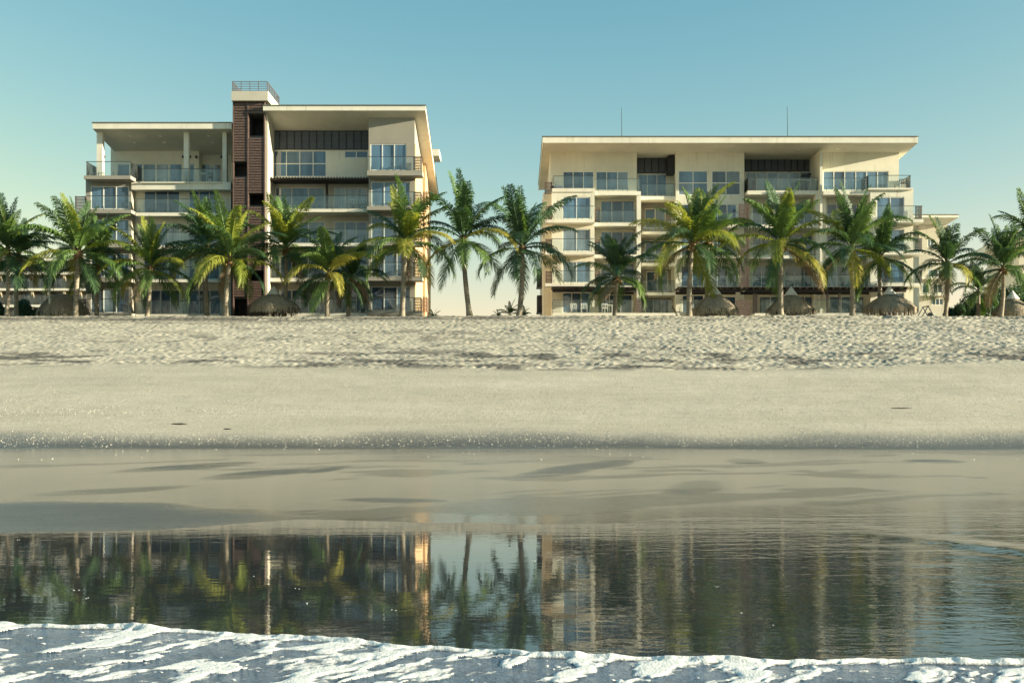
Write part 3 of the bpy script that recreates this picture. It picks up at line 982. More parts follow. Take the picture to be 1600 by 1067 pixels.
# ------------------------------------------------------------------ long cream building
B = thing('apartment_building', 'long cream apartment block under one flat jutting roof with two rods', 'building', (X(1140, 116), 116, GZ))
DB = 112.0
ct = M['cream_trim']
rB = mono_roof(B, 847.8, 1434.4, 213.2, 223.5, 108.8, 17, 4.5)
for px, d in ((1309, 110.6), (1376, 110.6), (1247, 111)):
    downlight(rB, px, 108.8, d, 223.5, 4.5)
rowsB = [(308, 342.3), (358, 393), (408.5, 442), (457, 489)]
block(B, 860, 995, 236, None, DB, 13, cr, [(879.4, 928, 268, 295.5, 3), (931, 982, 268, 297.5, 3), (938.5, 991, 314, 347.5, 3), (938.5, 991, 362, 397, 3), (938.5, 991, 412, 446, 3), (934, 988, 460, 489, 3)], drop=0.9)
block(B, 862, 929, 295, None, 109.8, 2.18, cr, [(879, 922.5, a, b, 2) for a, b in rowsB[:3]] + [(879, 922.5, 457, 489, 3)])
b_ = MB()
b_.box(X(863, 109.7), X(929, 109.7), 109.72, 109.78, Z(300, 109.7), Z(294.5, 109.7))
b_.build('ledge', ct, B)
balcony(B, 863.5, 929, 275, 294.4, 296, 109.75, 2.2, ct, sides='l', screens=[(851, 863, 284, 303)])
for i, (rail, st, sb) in enumerate(((322, 343, 348), (373, 393.5, 398), (423.3, 442.5, 447.3))):
    balcony(B, 852, 929, rail, st, sb, 108.5, 1.28, ct, gx=(862, 928), screens=[(852.5, 863, rail, st)])
balcony(B, 929.5, 1001.5, 279.5, 299, 305, 110.0, 1.95, ct)
for rail, st, sb in ((329, 348, 353.3), (379, 398, 403), (428.5, 446.8, 451.3)):
    balcony(B, 929.6, 994.5, rail, st, sb, 110.0, 1.95, ct, screens=[(929.8, 937.5, rail - 5, st)])
block(B, 995, 1001.5, 299.3, None, 110.05, 2.1, cr, name='pier')
# recess with louvres and the boxed machine
block(B, 995.5, 1056, 236, 312, 114, 11, cr, [(996.5, 1041.5, 272.5, 306.5, 3)], drop=0.7)
block(B, 995.5, 1056, 312.2, None, 115.5, 9, t_, [(1007.5, 1040, 326, 357, 2), (1007.5, 1040, 376, 407, 2), (1010, 1044, 424, 456, 2), (1008, 1046, 468, 490, 3)])
clerestory(B, 996, 1040, 247, 270.8, 113.85, 4)
balcony(B, 1001.7, 1055.8, 287.5, 306.7, 312, 112.2, 1.75, ct)
for rail, st, sb in ((344, 362, 366), (392, 411, 415.5), (438.5, 457, 461.5)):
    balcony(B, 1003, 1055, rail, st, sb, 112.4, 3.0, ct)
m_ = MB()
m_.box(X(1043.5, 112.6), X(1055, 112.6), 112.6, 113.9, Z(271, 112.6), Z(243.5, 112.6))
for i in range(12):
    z = Z(270, 112.6) + (Z(244.5, 112.6) - Z(270, 112.6)) * i / 12
    m_.box(X(1044.2, 112.6), X(1054.3, 112.6), 112.54, 112.598, z, z + 0.08)
m_.build('louvre_box', M['dark'], B)
# solid block with square windows
fl = [(319, 350.5), (367, 398.5), (415.5, 448.5)]
block(B, 1056, 1163, 236, None, DB, 13, cr, [(1060, 1106, 267, 305, 2, 2), (1112, 1157, 267, 305, 2, 2)] + [w for a, b in fl for w in ((1064, 1100, a, b, 2), (1106, 1151, a, b, 3))] + [(1066, 1100, 461, 489, 2), (1108, 1150, 463, 489, 2)], drop=0.9)
for rail, st, sb in ((332, 351, 355.5), (381, 399, 403.5), (430, 449, 453.2)):
    balcony(B, 1060.5, 1156, rail, st, sb, 110.4, 1.55, ct, screens=[(1155, 1171, rail - 14, st)])
# deep recess under the second row of louvres
block(B, 1163.5, 1281, 236, 303, 114.5, 10, cr, [(1164.5, 1267, 269, 298, 6)], drop=0.7)
block(B, 1163.5, 1281, 303.2, None, 113.6, 10, cr, [(1175.5, 1219, a, b, 3) for a, b in fl] + [(1226, 1272, a, b, 3) for a, b in fl] + [(1186, 1222, 463, 490, 2), (1232, 1270, 463, 490, 3)])
clerestory(B, 1164, 1267, 242, 268, 114.35, 10)
balcony(B, 1168, 1280.5, 278, 298, 304, 111.0, 3.3, ct, sides='l', screens=[(1168.5, 1182, 278.6, 298)])
for rail, st, sb in ((332, 351.3, 356), (381, 399.3, 404), (430, 449.3, 453.5)):
    balcony(B, 1172, 1274.5, rail, st, sb, 111.0, 2.5, ct)
k = MB()
k.box(X(1281.2, 110.5), X(1285, 110.5), 110.5, 114.4, GZ, soffit_z(223.5, 108.8, 114.4, 4.5) + 0.1)
k.build('fin_wall', cr, B)
block(B, 1275, 1291, 304, None, 110.9, 1.0, cr, name='pier')
# end block and corner bay
block(B, 1285.3, 1404.6, 236, None, DB, 13, cr, [(1286, 1388.5, 267.5, 297.5, 6)] + [(1292, 1354, a, b, 4) for a, b in fl] + [(1296, 1352, 463, 490, 3)], drop=0.9)
block(B, 1360, 1427, 295.6, None, 109.8, 6, cr, [(1369.6, 1413, a, b, 2) for a, b in rowsB])
balcony(B, 1286.5, 1359.6, 278.5, 298.5, 304.5, 109.9, 2.05, ct)
balcony(B, 1357, 1427, 274, 293.8, 296.5, 109.6, 3.2, ct, sides='lr', gx=(1357.5, 1423.5))
for rail, st, sb in ((332, 351, 355.5), (381, 399, 403.5), (430, 449, 453.2)):
    balcony(B, 1291.5, 1359.5, rail, st, sb, 110.5, 1.45, ct)
for rail, st, sb in ((321.8, 342.5, 347.8), (372.6, 393, 398), (423, 442.3, 447.3)):
    balcony(B, 1371, 1443, rail, st, sb, 108.5, 1.28, ct, screens=[(1431, 1441.5, rail, st)])
for a, c in ((421, 447), (462, 487)):
    k = MB()
    k.box(X(851, 118) - 0.8, X(851, 118) + 0.6, 116.5, 119, Z(c, 117), Z(a, 117))
    k.box(X(851, 118) - 0.84, X(851, 118) + 0.6, 116.4, 119.1, Z(c, 117) - 0.12, Z(c, 117) - 0.003)
    k.build('window_box', M['dark'], B)
k = MB()
k.box(X(849.2, 111), X(849.2, 111) + 0.9, 111.5, 124.9, GZ, Z(300, 111))
k.build('side_wall', cr, B)
# ground floor: pergolas, posts, plinth walls, glass fences
for a, c in ((864, 995), (1062, 1158), (1166, 1418)):
    pergola(B, a, c, 450.5, 455, 107.6, 2.8)
for px in (1177, 1181, 1292, 1311):
    k = MB()
    k.box(X(px, 108), X(px + 2.6, 108), 108.0, 108.2, GZ, Z(455.5, 108))
    k.build('post', M['dark_brown'], B)
for a, c, tp in ((864, 1062, 489), (1180, 1230, 489.5), (1262, 1366, 489.3), (1376, 1462, 489)):
    k = MB()
    k.box(X(a, 105), X(c, 105), 105, 107.5, GZ - 0.2, Z(tp, 105))
    k.build('terrace_wall', ct, B)
for a, c in ((864, 990), (1000, 1050), (1062, 1090), (1190, 1228), (1270, 1348)):
    xa, xb, z0, z1 = X(a, 105.2), X(c, 105.2), Z(489, 105), Z(468, 105)
    f = MB()
    f.bar((xa, 105.2, z1), (xb, 105.2, z1), 0.03)
    nn = max(2, round((xb - xa) / 1.4))
    for i in range(nn + 1):
        f.bar((xa + (xb - xa) * i / nn, 105.2, z0), (xa + (xb - xa) * i / nn, 105.2, z0 + 0.5), 0.025)
    r_ = f.build('glass_fence', M['steel'], B)
    for i in range(nn):
        cbox('glass_panel', M['rail_glass'], r_, xa + (xb - xa) * i / nn + 0.02, xa + (xb - xa) * (i + 1) / nn - 0.02, 105.21, 105.222, z0 + 0.05, z1 - 0.04)
g_ = MB()
for i in range(9):
    z = Z(489, 105) + 0.12 + i * 0.13
    g_.bar((X(864, 105), 105.3, z), (X(864, 105), 107.4, z), 0.015)
    g_.bar((X(864, 105), 105.26, z), (X(876, 105), 105.26, z), 0.015)
g_.build('bar_fence', M['dark'], B)
k = MB()
for i in range(9):
    k.box(X(995, 107), X(1004, 107), 107.9, 107.94, Z(489, 107) + i * 0.15, Z(489, 107) + i * 0.15 + 0.12)
k.build('slat_screen', M['brown'], B)
k = MB()
for i in range(10):
    k.box(X(1153, 107), X(1176, 107), 107.9, 107.94, Z(492, 107) + i * 0.15, Z(492, 107) + i * 0.15 + 0.12)
k.build('slat_screen', M['brown'], B)
for px, top in ((971, 168.5), (1230, 167)):
    k = MB()
    d = 112.0
    k.bar((X(px, d) + 0.05, d, Z(214, 108.8) - 0.1), (X(px, d), d, Z(top, d)), 0.035, 0.02, 6)
    k.build('lightning_rod', M['steel'], B)

# ------------------------------------------------------------------ buildings further back
def far_block(label, x_from, x_to, floors, D, bays, wall, top, cols=2, group=None):
    t = thing('distant_building', label, 'building', (X((x_from + x_to) / 2, D), D + 4, GZ), group)
    w = (x_to - x_from) / bays
    wins = []
    for (st, sb), (wt, wb) in floors:
        for i in range(bays):
            wins.append((x_from + w * (i + 0.14), x_from + w * (i + 0.86), wt, wb, cols))
    block(t, x_from, x_to, top, None, D, 10, wall, wins, panes=PANES_UP)
    for (st, sb), _ in floors:
        balcony(t, x_from, x_to, st - 15, st, sb, D - 1.8, 1.78, M['cream_trim'])
    for i in range(bays + 1):
        k = MB()
        xx = X(x_from + w * i, D - 1.7)
        k.box(xx - 0.15, xx + 0.15, D - 1.66, D - 0.02, GZ - 0.3, Z(top, D))
        k.build('pier', wall, t)
    return t

farL = far_block('low tan block with long balconies behind the thatched hut', -75, 150, [((425, 429), (407, 424)), ((450.5, 454), (433, 450)), ((476, 480), (458, 475)), ((500, 504), (483, 499))], 150.0, 9, M['far_wall'], 408, 2)
mono_roof(farL, -80, 153, 402, 407.5, 147.5, 13, 2)
farR = thing('distant_building', 'small cream block with a jutting flat roof at the end of the long block', 'building', (X(1462, 140), 144, GZ))
block(farR, 1436, 1482, 352, None, 140, 12, M['sand_paint'], [(1449, 1459, 374, 386, 2), (1450, 1474, 421, 433, 3), (1458, 1473, 444, 458, 2), (1456, 1474, 466, 477, 3), (1441, 1452, 444, 458, 1)], drop=0.5)
mono_roof(farR, 1420, 1498, 335.3, 340, 136, 14, 4)
for st in (433, 459):
    b_ = MB()
    b_.box(X(1438, 139), X(1483, 139), 139, 139.98, Z(st + 3, 139), Z(st, 139))
    b_.build('ledge', M['cream_trim'], farR)
farH = thing('distant_building', 'low house with a grey roof behind the palms at the right edge', 'building', (X(1625, 150), 155, GZ))
block(farH, 1592, 1700, 376, None, 150, 10, M['sand_paint'], [(1605, 1630, 400, 425, 2), (1605, 1630, 445, 475, 2), (1650, 1675, 400, 425, 2)])
mono_roof(farH, 1584, 1710, 360, 369, 147, 14, 5)

# ------------------------------------------------------------------ palms
FRONDS = {}
def frond_mesh(cls, seed):
    """one feather frond of length 1: arching midrib and two rows of hanging leaflets"""
    key = (cls, seed)
    if key in FRONDS:
        return FRONDS[key]
    r = random.Random(cls * 31 + seed * 7 + 1)
    e0, bend = [(84, 22), (70, 52), (54, 84), (36, 98), (16, 92), (-6, 72), (-30, 52), (-52, 28)][cls]
    e0 += r.uniform(-4, 4)
    bend *= r.uniform(0.85, 1.2)
    N = 18
    pts, tan = [Vector((0, 0, 0))], []
    side = r.uniform(-0.10, 0.10)
    for i in range(N):
        s = (i + 0.5) / N
        e = R(max(-88, e0 - bend * s ** 1.25))
        d = Vector((math.cos(e), side * s, math.sin(e))).normalized()
        tan.append(d)
        pts.append(pts[-1] + d / N)
    m = MB()
    m.tube(pts, [0.012 * (1 - 0.8 * i / N) + 0.0015 for i in range(N + 1)], 4)
    n = 78
    for i in range(n):
        s = 0.13 + 0.865 * (i + r.uniform(-0.3, 0.3)) / n
        s = min(max(s, 0.1), 0.995)
        k = s * N
        a = min(int(k), N - 1)
        p = pts[a].lerp(pts[a + 1], k - a)
        T = tan[a]
        S = T.cross(Vector((0, 0, 1))).normalized() if abs(T.z) < 0.995 else Vector((0, 1, 0))
        U = S.cross(T).normalized()
        prof = min(1.0, 0.45 + 2.6 * (s - 0.1)) * (1.0 - 0.62 * max(0, (s - 0.55) / 0.45) ** 1.5)
        for sg in (-1, 1):
            if r.random() < 0.05:
                continue
            L = 0.215 * prof * r.uniform(0.8, 1.12)
            fw = R(28 + 36 * s + r.uniform(-7, 7))
            d = (S * sg * math.cos(fw) + T * math.sin(fw) + U * r.uniform(0.10, 0.34)).normalized()
            g = Vector((0, 0, -1)) * L
            w = T * (0.0078 * (0.6 + 0.5 * prof))
            p1 = p + d * L * 0.45 + g * 0.07
            p2 = p + d * L * 0.80 + g * r.uniform(0.22, 0.36)
            p3 = p + d * L * 0.94 + g * r.uniform(0.42, 0.72)
            i0 = len(m.v)
            m.v += [tuple(p - w * 0.6), tuple(p + w * 0.6), tuple(p1 + w), tuple(p1 - w), tuple(p2 + w * 0.75), tuple(p2 - w * 0.75), tuple(p3)]
            m.f += [(i0, i0 + 1, i0 + 2, i0 + 3), (i0 + 3, i0 + 2, i0 + 4, i0 + 5), (i0 + 5, i0 + 4, i0 + 6)]
    me = bpy.data.meshes.new('frond')
    me.from_pydata(m.v, [], m.f)
    me.polygons.foreach_set('use_smooth', [True] * len(me.polygons))
    me.materials.append(M['leaf'])
    FRONDS[key] = me
    return me

PALMS = 'coconut palms in a row along the top of the beach'
def palm(label, bx, tx, cy, rad, D, tone=1, n=25, dead=1, yellow=2, base_y=494, seed=0, nuts=True):
    """bx: column of the trunk's foot, tx/cy: column and row of the crown's heart, rad: reach of the fronds in photo pixels"""
    r = random.Random(seed * 13 + int(bx))
    foot = Vector((X(bx, D), D, GZ - 0.1))
    heart = Vector((X(tx, D), D + r.uniform(-0.2, 0.2), Z(cy, D)))
    t = thing('palm_tree', label, 'palm tree', foot, PALMS)
    px = D / F
    pts, rad_ = [], []
    h = heart.z - foot.z
    sway = r.uniform(-0.12, 0.12)
    for i in range(15):
        s = i / 14
        p = foot.lerp(heart, s)
        p.x = foot.x + (heart.x - foot.x) * (1 - (1 - s) ** 1.6) + sway * math.sin(s * math.pi)
        pts.append(p)
        rr = (3.7 - 1.1 * s) * px * (1.18 if rad > 84 else 1.0) * (1 + 0.45 * max(0, 1 - s * 7)) * r.uniform(0.96, 1.05)
        rad_.append(rr)
    tb_ = MB()
    tb_.tube(pts, rad_, 10)
    tb_.build('trunk', M['bark'], t, smooth=True, origin=foot)
    # heart of the crown: fibre, leaf bases and nuts
    c = MB()
    c.ball(heart - Vector((0, 0, 0.05)), 0.25 * rad / 85, 0.45 * rad / 85, 9, 6)
    for i in range(16):
        a = r.uniform(0, 6.28)
        e = r.uniform(-1.0, 0.5)
        d = Vector((math.cos(a) * math.cos(e), math.sin(a) * math.cos(e), math.sin(e)))
        c.bar(heart + d * 0.1, heart + d * r.uniform(0.45, 0.8) * rad / 85, 0.045, 0.01, 4)
    cr_ = c.build('crown', M['fibre'], t, smooth=True, origin=heart)
    if nuts:
        for i in range(r.randint(3, 8)):
            a = r.uniform(0, 6.28)
            q = MB()
            o = heart + Vector((math.cos(a) * r.uniform(0.22, 0.38), math.sin(a) * r.uniform(0.22, 0.38), r.uniform(-0.5, -0.12)))
            q.ball(o, 0.105, 0.13, 8, 6)
            q.build('coconut', M['nut'], cr_, smooth=True)
    L0 = rad * 1.04 * px
    az = r.uniform(0, 6.28)
    for k in range(n):
        s = k / (n - 1)
        cls = min(7, max(0, int(s ** 1.25 * 6.4 + r.uniform(-0.45, 0.45))))
        az += 2.39996 + r.uniform(-0.25, 0.25)
        L = L0 * (0.80 + 0.25 * min(1, s * 3.5) - 0.16 * max(0, s - 0.7) / 0.3) * r.uniform(0.9, 1.08)
        f = link('frond', frond_mesh(cls, r.randint(0, 2)), heart + Vector((0, 0, 0.12 - 0.25 * s)), cr_)
        f.rotation_euler = (r.uniform(-0.22, 0.22), r.uniform(-0.08, 0.08), az)
        f.scale = (L, L * r.uniform(0.95, 1.15), L * r.uniform(0.82, 1.14))
        u = r.random()
        if k >= n - dead:
            mt = 'leaf_dead'
        elif s > 0.45 and u < yellow * 0.05:
            mt = 'leaf_yellow'
        elif u < 0.04 + 0.19 * tone:
            mt = 'leaf_lime'
        elif u < 0.62 + 0.14 * (tone - 1):
            mt = 'leaf'
        else:
            mt = 'leaf_dark'
        f.material_slots[0].link = 'OBJECT'
        f.material_slots[0].material = M[mt]
    return t

palm('tall palm cut by the left edge of the view', 10, 10, 392, 82, 89.5, 1, seed=1)
palm('dark palm between the edge palm and the bright yellow palm by the low tan block', 26, 27, 398, 74, 92.5, 0, seed=2)
palm('big bright yellow-green palm standing in front of the left thatched hut', 118, 122, 396, 96, 89.0, 2, yellow=4, dead=0, seed=3)
palm('shaded thin palm in front of the projecting taupe bay', 152, 153, 414, 78, 92.5, 0, seed=4)
palm('short palm leaning right before the glass doors next to the taupe bay', 229, 236, 420, 76, 90.0, 1, yellow=2, seed=5)
palm('dark palm close behind the bright palm at the foot of the stair tower', 324, 322, 386, 86, 92.8, 0, seed=6)
palm('bright palm with a curved trunk at the foot of the brown stair tower', 352, 358, 406, 92, 89.2, 2, yellow=4, seed=7)
palm('palm rising behind the small round thatched hut by the stair tower', 443, 447, 390, 82, 93.0, 1, seed=8)
palm('low spreading palm right of the round thatched hut by the stair tower', 511, 514, 428, 80, 89.6, 1, yellow=3, dead=0, seed=9)
palm('small palm with dry hanging fronds behind the low spreading palm', 544, 549, 436, 62, 92.6, 0, n=20, dead=6, seed=10)
palm('tall bright palm in front of the taupe corner bay', 628, 634, 380, 92, 89.4, 2, yellow=3, seed=11)
palm('tall palm in the gap, closer to the building with the stair tower', 735, 724, 374, 92, 90.0, 0, n=23, dead=0, yellow=1, seed=12)
palm('tall palm in the gap, closer to the long cream building', 810, 816, 388, 96, 90.5, 0, n=24, dead=0, yellow=1, seed=13)
palm('short dark green palm in front of the terrace with white chairs', 960, 964, 434, 74, 90.0, 0, dead=1, yellow=1, seed=14)
palm('largest palm of the long cream building, beside the first thatched hut', 1077, 1081, 382, 98, 89.2, 2, yellow=3, seed=15)
palm('shaded palm close behind the largest palm of the long cream building', 1101, 1106, 378, 82, 93.0, 0, seed=16)
palm('palm with a pale straight trunk beside the middle thatched hut', 1220, 1222, 382, 92, 89.3, 2, yellow=3, seed=17)
palm('palm with a grey straight trunk left of the hut at the building corner', 1332, 1329, 388, 88, 89.8, 1, yellow=2, seed=18)
palm('dark palm rising straight behind the hut at the building corner', 1379, 1375, 402, 76, 93.0, 0, seed=19)
palm('palm in front of the small cream block with the jutting roof', 1476, 1478, 414, 74, 89.8, 0, yellow=2, seed=20)
palm('palm just left of the rightmost thatched hut', 1563, 1566, 420, 78, 90.0, 0, yellow=1, seed=21)
palm('palm cut by the right edge of the view', 1614, 1612, 374, 74, 93.0, 0, yellow=1, seed=22)
palm('small bushy palm in the dark undergrowth between the two right-hand palms', 1528, 1528, 456, 46, 95.0, 0, n=22, dead=0, yellow=0, seed=23, nuts=False)

# ------------------------------------------------------------------ young palms and shrubs
def sprout(label, px, top, D, rad, group=None, n=11):
    r = random.Random(int(px))
    o = Vector((X(px, D), D, GZ))
    t = thing('young_palm', label, 'plant', o, group)
    hz = max(0.25, Z(top, D) - GZ - rad * D / F * 0.75)
    st = MB()
    st.tube([o, o + Vector((0.02, 0, hz))], [0.12, 0.09], 7)
    s = st.build('stem', M['fibre'], t)
    for k in range(n):
        f = link('frond', frond_mesh([0, 1, 2, 2, 3, 3, 4][k % 7], k % 3), o + Vector((0, 0, hz)), t)
        L = rad * D / F * r.uniform(0.85, 1.15)
        f.rotation_euler = (r.uniform(-0.2, 0.2), 0, k * 2.4 + r.uniform(-0.3, 0.3))
        f.scale = (L, L * 1.2, L)
        f.material_slots[0].link = 'OBJECT'
        f.material_slots[0].material = M['leaf_dark' if k % 3 else 'leaf']
    return t
sprout('low young palm at the foot of the taupe corner building', 677, 486, 97, 16)
sprout('faint low palm tuft in the gap between the two buildings', 778, 485, 99, 14)
sprout('upright young palm beside the trunk in the gap', 797, 474, 97, 24)
sprout('young palm right behind the trunk in the gap', 818, 482, 98, 17)

def shrub(label, px, w, top, D, tone='leaf_dark', group=None):
    """rounded bush: short stems and a cloud of separate leaves"""
    r = random.Random(int(px * 3))
    o = Vector((X(px, D), D, GZ))
    t = thing('shrub', label, 'shrub', o, group)
    rx, h = w * D / F / 2, Z(top, D) - GZ
    s = MB()
    for i in range(6):
        a = r.uniform(0, 6.28)
        s.bar(o, o + Vector((math.cos(a) * rx * 0.5, math.sin(a) * rx * 0.5, h * 0.7)), 0.04, 0.015)
    s.build('stem', M['wood'], t)
    m = MB()
    lobes = [(Vector((r.uniform(-0.6, 0.6) * rx, r.uniform(-0.5, 0.5) * rx, h * r.uniform(0.35, 0.72))), r.uniform(0.35, 0.6)) for _ in range(9)]
    for i in range(1500 if h < 1.6 else 5200):
        c, q = r.choice(lobes)
        d = Vector((r.gauss(0, 1), r.gauss(0, 1), r.gauss(0, 1))).normalized()
        p = o + c + Vector((d.x * rx * q, d.y * rx * q, d.z * h * 0.45 * q * 1.3)) * r.uniform(0.6, 1.05)
        if p.z < o.z:
            continue
        a = Vector((r.gauss(0, 1), r.gauss(0, 1), r.gauss(0, 0.6))).normalized()
        b = a.cross(d + Vector((0.01, 0, 0.3))).normalized()
        l = r.uniform(0.10, 0.2) * (1 if h < 1.6 else 1.5)
        m.quad(p - a * l * 0.5, p + b * l * 0.22, p + a * l * 0.5, p - b * l * 0.22)
    m.build('foliage', M[tone], t, kind='stuff')
    return t
shrub('dark round bush left of the thatched hut by the low tan block', 40, 42, 466, 97)
shrub('dark bush at the very left edge of the view', -2, 18, 472, 97)
shrub('dark bush beside the trunk in front of the small cream block', 1490, 30, 474, 97)
shrub('dark bush in the undergrowth, just left of the small bushy palm', 1511, 24, 477, 97.5)
shrub('dark bush in the undergrowth, just right of the small bushy palm', 1543, 34, 470, 97.5)
shrub('small green plant below the thatched hut at left', 88, 22, 483, 94, 'leaf')
shrub('dark bush beyond the rightmost thatched hut', 1606, 46, 462, 98)
shrub('tall dark bush behind the trunk of the palm left of the rightmost hut', 1572, 62, 441, 100)
shrub('tall dark bush cut by the right edge of the view', 1604, 60, 425, 102)
shrub('tall dark bush behind the small bushy palm', 1526, 60, 452, 101)

# ------------------------------------------------------------------ thatched huts
def palapa(label, x0, x1, apex, eave, D, cap=True, seed=0, dome=0.72):
    r = random.Random(seed)
    cx, rad = X((x0 + x1) / 2, D), (x1 - x0) / 2 * D / F
    zt, ze = Z(apex, D), max(Z(eave, D), GZ + 0.25)
    o = Vector((cx, D, GZ))
    t = thing('thatched_hut', label, 'beach hut', o, 'round thatched huts along the top of the beach')
    p = MB()
    p.bar((cx, D, GZ - 0.1), (cx, D, zt - 0.1), 0.11, 0.09, 8)
    p.build('post', M['wood'], t)
    for i in range(6):
        a = i * math.pi / 3 + 0.4
        p = MB()
        p.bar((cx + math.cos(a) * rad * 0.72, D + math.sin(a) * rad * 0.72, GZ - 0.1), (cx + math.cos(a) * rad * 0.72, D + math.sin(a) * rad * 0.72, ze + 0.45), 0.06, 0.05, 6)
        p.build('post', M['wood'], t)
    m = MB()
    N, K = 36, 9
    lump = [r.uniform(0.94, 1.05) for _ in range(N)]
    def rim(s, j):                               # s = 0 apex, 1 eave
        q = rad * (s ** dome) * (1 + (lump[j % N] - 1) * s)
        return q, zt - (zt - ze) * (s ** 1.25)
    for i in range(K + 1):
        s = 0.06 + 0.94 * i / K
        for j in range(N):
            q, z = rim(s, j)
            a = 2 * math.pi * j / N
            m.v.append((cx + q * math.cos(a), D + q * math.sin(a), z))
    for i in range(K):
        for j in range(N):
            a, b = i * N + j, i * N + (j + 1) % N
            m.f.append((a, a + N, b + N, b))
    roof = m.build('thatch_roof', M['thatch'], t, smooth=True)
    st = MB()
    for i in range(3600):                        # loose straws lying down the roof, hanging past the eave
        s = r.uniform(0.06, 1.0) ** 0.7
        j = r.randrange(N)
        a = 2 * math.pi * (j + r.random()) / N
        q, z = rim(s, j)
        ln = r.uniform(0.18, 0.42)
        s2 = min(1.12, s + ln / (rad * 1.35))
        q2 = rad * (min(s2, 1.0) ** dome) * (1 + (lump[j] - 1)) + r.uniform(-0.01, 0.07)
        z2 = zt - (zt - ze) * (s2 ** 1.25) - (0.10 + r.uniform(-0.05, 0.32) if s2 > 1 else 0.0)
        a2 = a + r.uniform(-0.09, 0.09)
        w = r.uniform(0.012, 0.028) / max(q, 0.3)
        q += r.uniform(0.0, 0.05)
        st.quad((cx + q * math.cos(a - w), D + q * math.sin(a - w), z + 0.03), (cx + q * math.cos(a + w), D + q * math.sin(a + w), z + 0.03),
                (cx + q2 * math.cos(a2 + w), D + q2 * math.sin(a2 + w), z2), (cx + q2 * math.cos(a2 - w), D + q2 * math.sin(a2 - w), z2))
    st.build('straw', M['thatch'], roof, kind='stuff')
    if cap:
        c = MB()
        ch = 0.72
        ring = [(cx + 0.56 * math.cos(2 * math.pi * j / 12), D + 0.56 * math.sin(2 * math.pi * j / 12), zt - 0.04) for j in range(12)]
        for j in range(12):
            c.quad(ring[j], ring[(j + 1) % 12], (cx, D, zt + ch))
        c.quad(*ring[::-1])
        c.build('cone_cap', M['cap'], t)
    return t
palapa('broad dark thatched hut in front of the low tan block', 60, 137, 459, 489, 94.5, False, 1, 0.55)
palapa('round tan thatched hut without neighbours at the stair tower', 388, 467, 460, 482, 93.0, True, 2, 0.62)
palapa('thatched hut right beside the largest palm of the long building', 1082, 1152, 460, 484, 92.0, True, 3)
palapa('thatched hut in the middle of the long building, behind a pale trunk', 1199, 1273, 461, 485, 92.5, True, 4)
palapa('wide thatched hut at the corner bay of the long building', 1349, 1431, 460, 483, 92.0, True, 5)
palapa('thatched hut cut by the right edge of the view', 1552, 1612, 467, 489, 94.0, True, 6)

# ------------------------------------------------------------------ furniture and small things
def chair(label, px, py, D, mat='white_plastic', w=0.56, group=None, back='b'):
    """armchair; px, py = centre and foot of the chair in the photo"""
    x, z = X(px, D), Z(py, D)
    t = thing('chair', label, 'chair', (x, D, z), group)
    s = MB()
    s.box(x - w / 2, x + w / 2, D - 0.25, D + 0.25, z + 0.40, z + 0.45)
    s.build('seat', M[mat], t)
    b = MB()
    b.box(x - w / 2, x + w / 2, D + 0.22, D + 0.27, z + 0.84, z + 0.90)
    for i in range(4):
        a = x - w / 2 + (w - 0.07) * i / 3
        b.box(a, a + 0.07, D + 0.225, D + 0.262, z + 0.45, z + 0.84)
    b.build('backrest', M[mat], t)
    for sx in (-1, 1):
        a = MB()
        a.box(x + sx * w / 2 - 0.03, x + sx * w / 2 + 0.03, D - 0.24, D + 0.22, z + 0.62, z + 0.66)
        a.build('armrest', M[mat], t)
        for sy in (-0.22, 0.20):
            l = MB()
            l.bar((x + sx * (w / 2 - 0.03), D + sy, z), (x + sx * (w / 2 - 0.04), D + sy, z + 0.61), 0.024, 0.024)
            l.build('leg', M[mat], t)
    return t

def table(label, px, py, D, w, mat='white_plastic', h=0.74, group=None):
    x, z = X(px, D), Z(py, D)
    t = thing('table', label, 'table', (x, D, z), group)
    s = MB()
    s.box(x - w / 2, x + w / 2, D - 0.35, D + 0.35, z + h - 0.05, z + h)
    s.build('tabletop', M[mat], t)
    for sx in (-1, 1):
        for sy in (-0.3, 0.3):
            l = MB()
            l.bar((x + sx * (w / 2 - 0.06), D + sy, z), (x + sx * (w / 2 - 0.06), D + sy, z + h - 0.05), 0.03)
            l.build('leg', M[mat], t)
    return t

gc = 'white chairs on the ground floor terrace of the long building'
zt_ = 489
chair('white chair on the terrace, farthest from the short dark palm', 896, zt_, 106.2, group=gc)
chair('white chair on the terrace, second from the left', 913, zt_, 106.4, group=gc)
chair('white chair on the terrace, just left of the white table', 945, zt_, 106.3, group=gc)
table('white table between two chairs beside the short dark palm', 951, zt_, 106.6, 0.8)
chair('white chair on the terrace, just right of the short dark palm', 966, zt_, 106.2, group=gc)
gb = 'white chairs on the balcony behind the tall bright palm'
chair('white chair on the balcony left of the taupe corner bay, left of the pair', 550, 326.4, 101.0, group=gb)
chair('white chair on the balcony left of the taupe corner bay, right of the pair', 564, 326.4, 101.0, w=0.8, group=gb)
gg = 'pale chairs at ground level left of the corner bay'
chair('pale chair behind ground floor glass, left of the pair by the small palm', 549, 489.3, 101.2, group=gg)
chair('pale chair behind ground floor glass, nearest to the taupe corner bay', 567, 489.3, 101.2, group=gg)
table('white table on the roof terrace between the two slim columns', 318, 284.8, 102.6, 0.9)
chair('dark chair on the roof terrace beside the white table', 327, 284.8, 102.7, 'dark')
table('tall white frame table on the upper balcony under the louvres', 1252.5, 298, 112.2, 1.7, h=1.0)
chair('dark chair on the corner roof terrace of the long building', 1413, 293.6, 111.6, 'dark', 0.8)

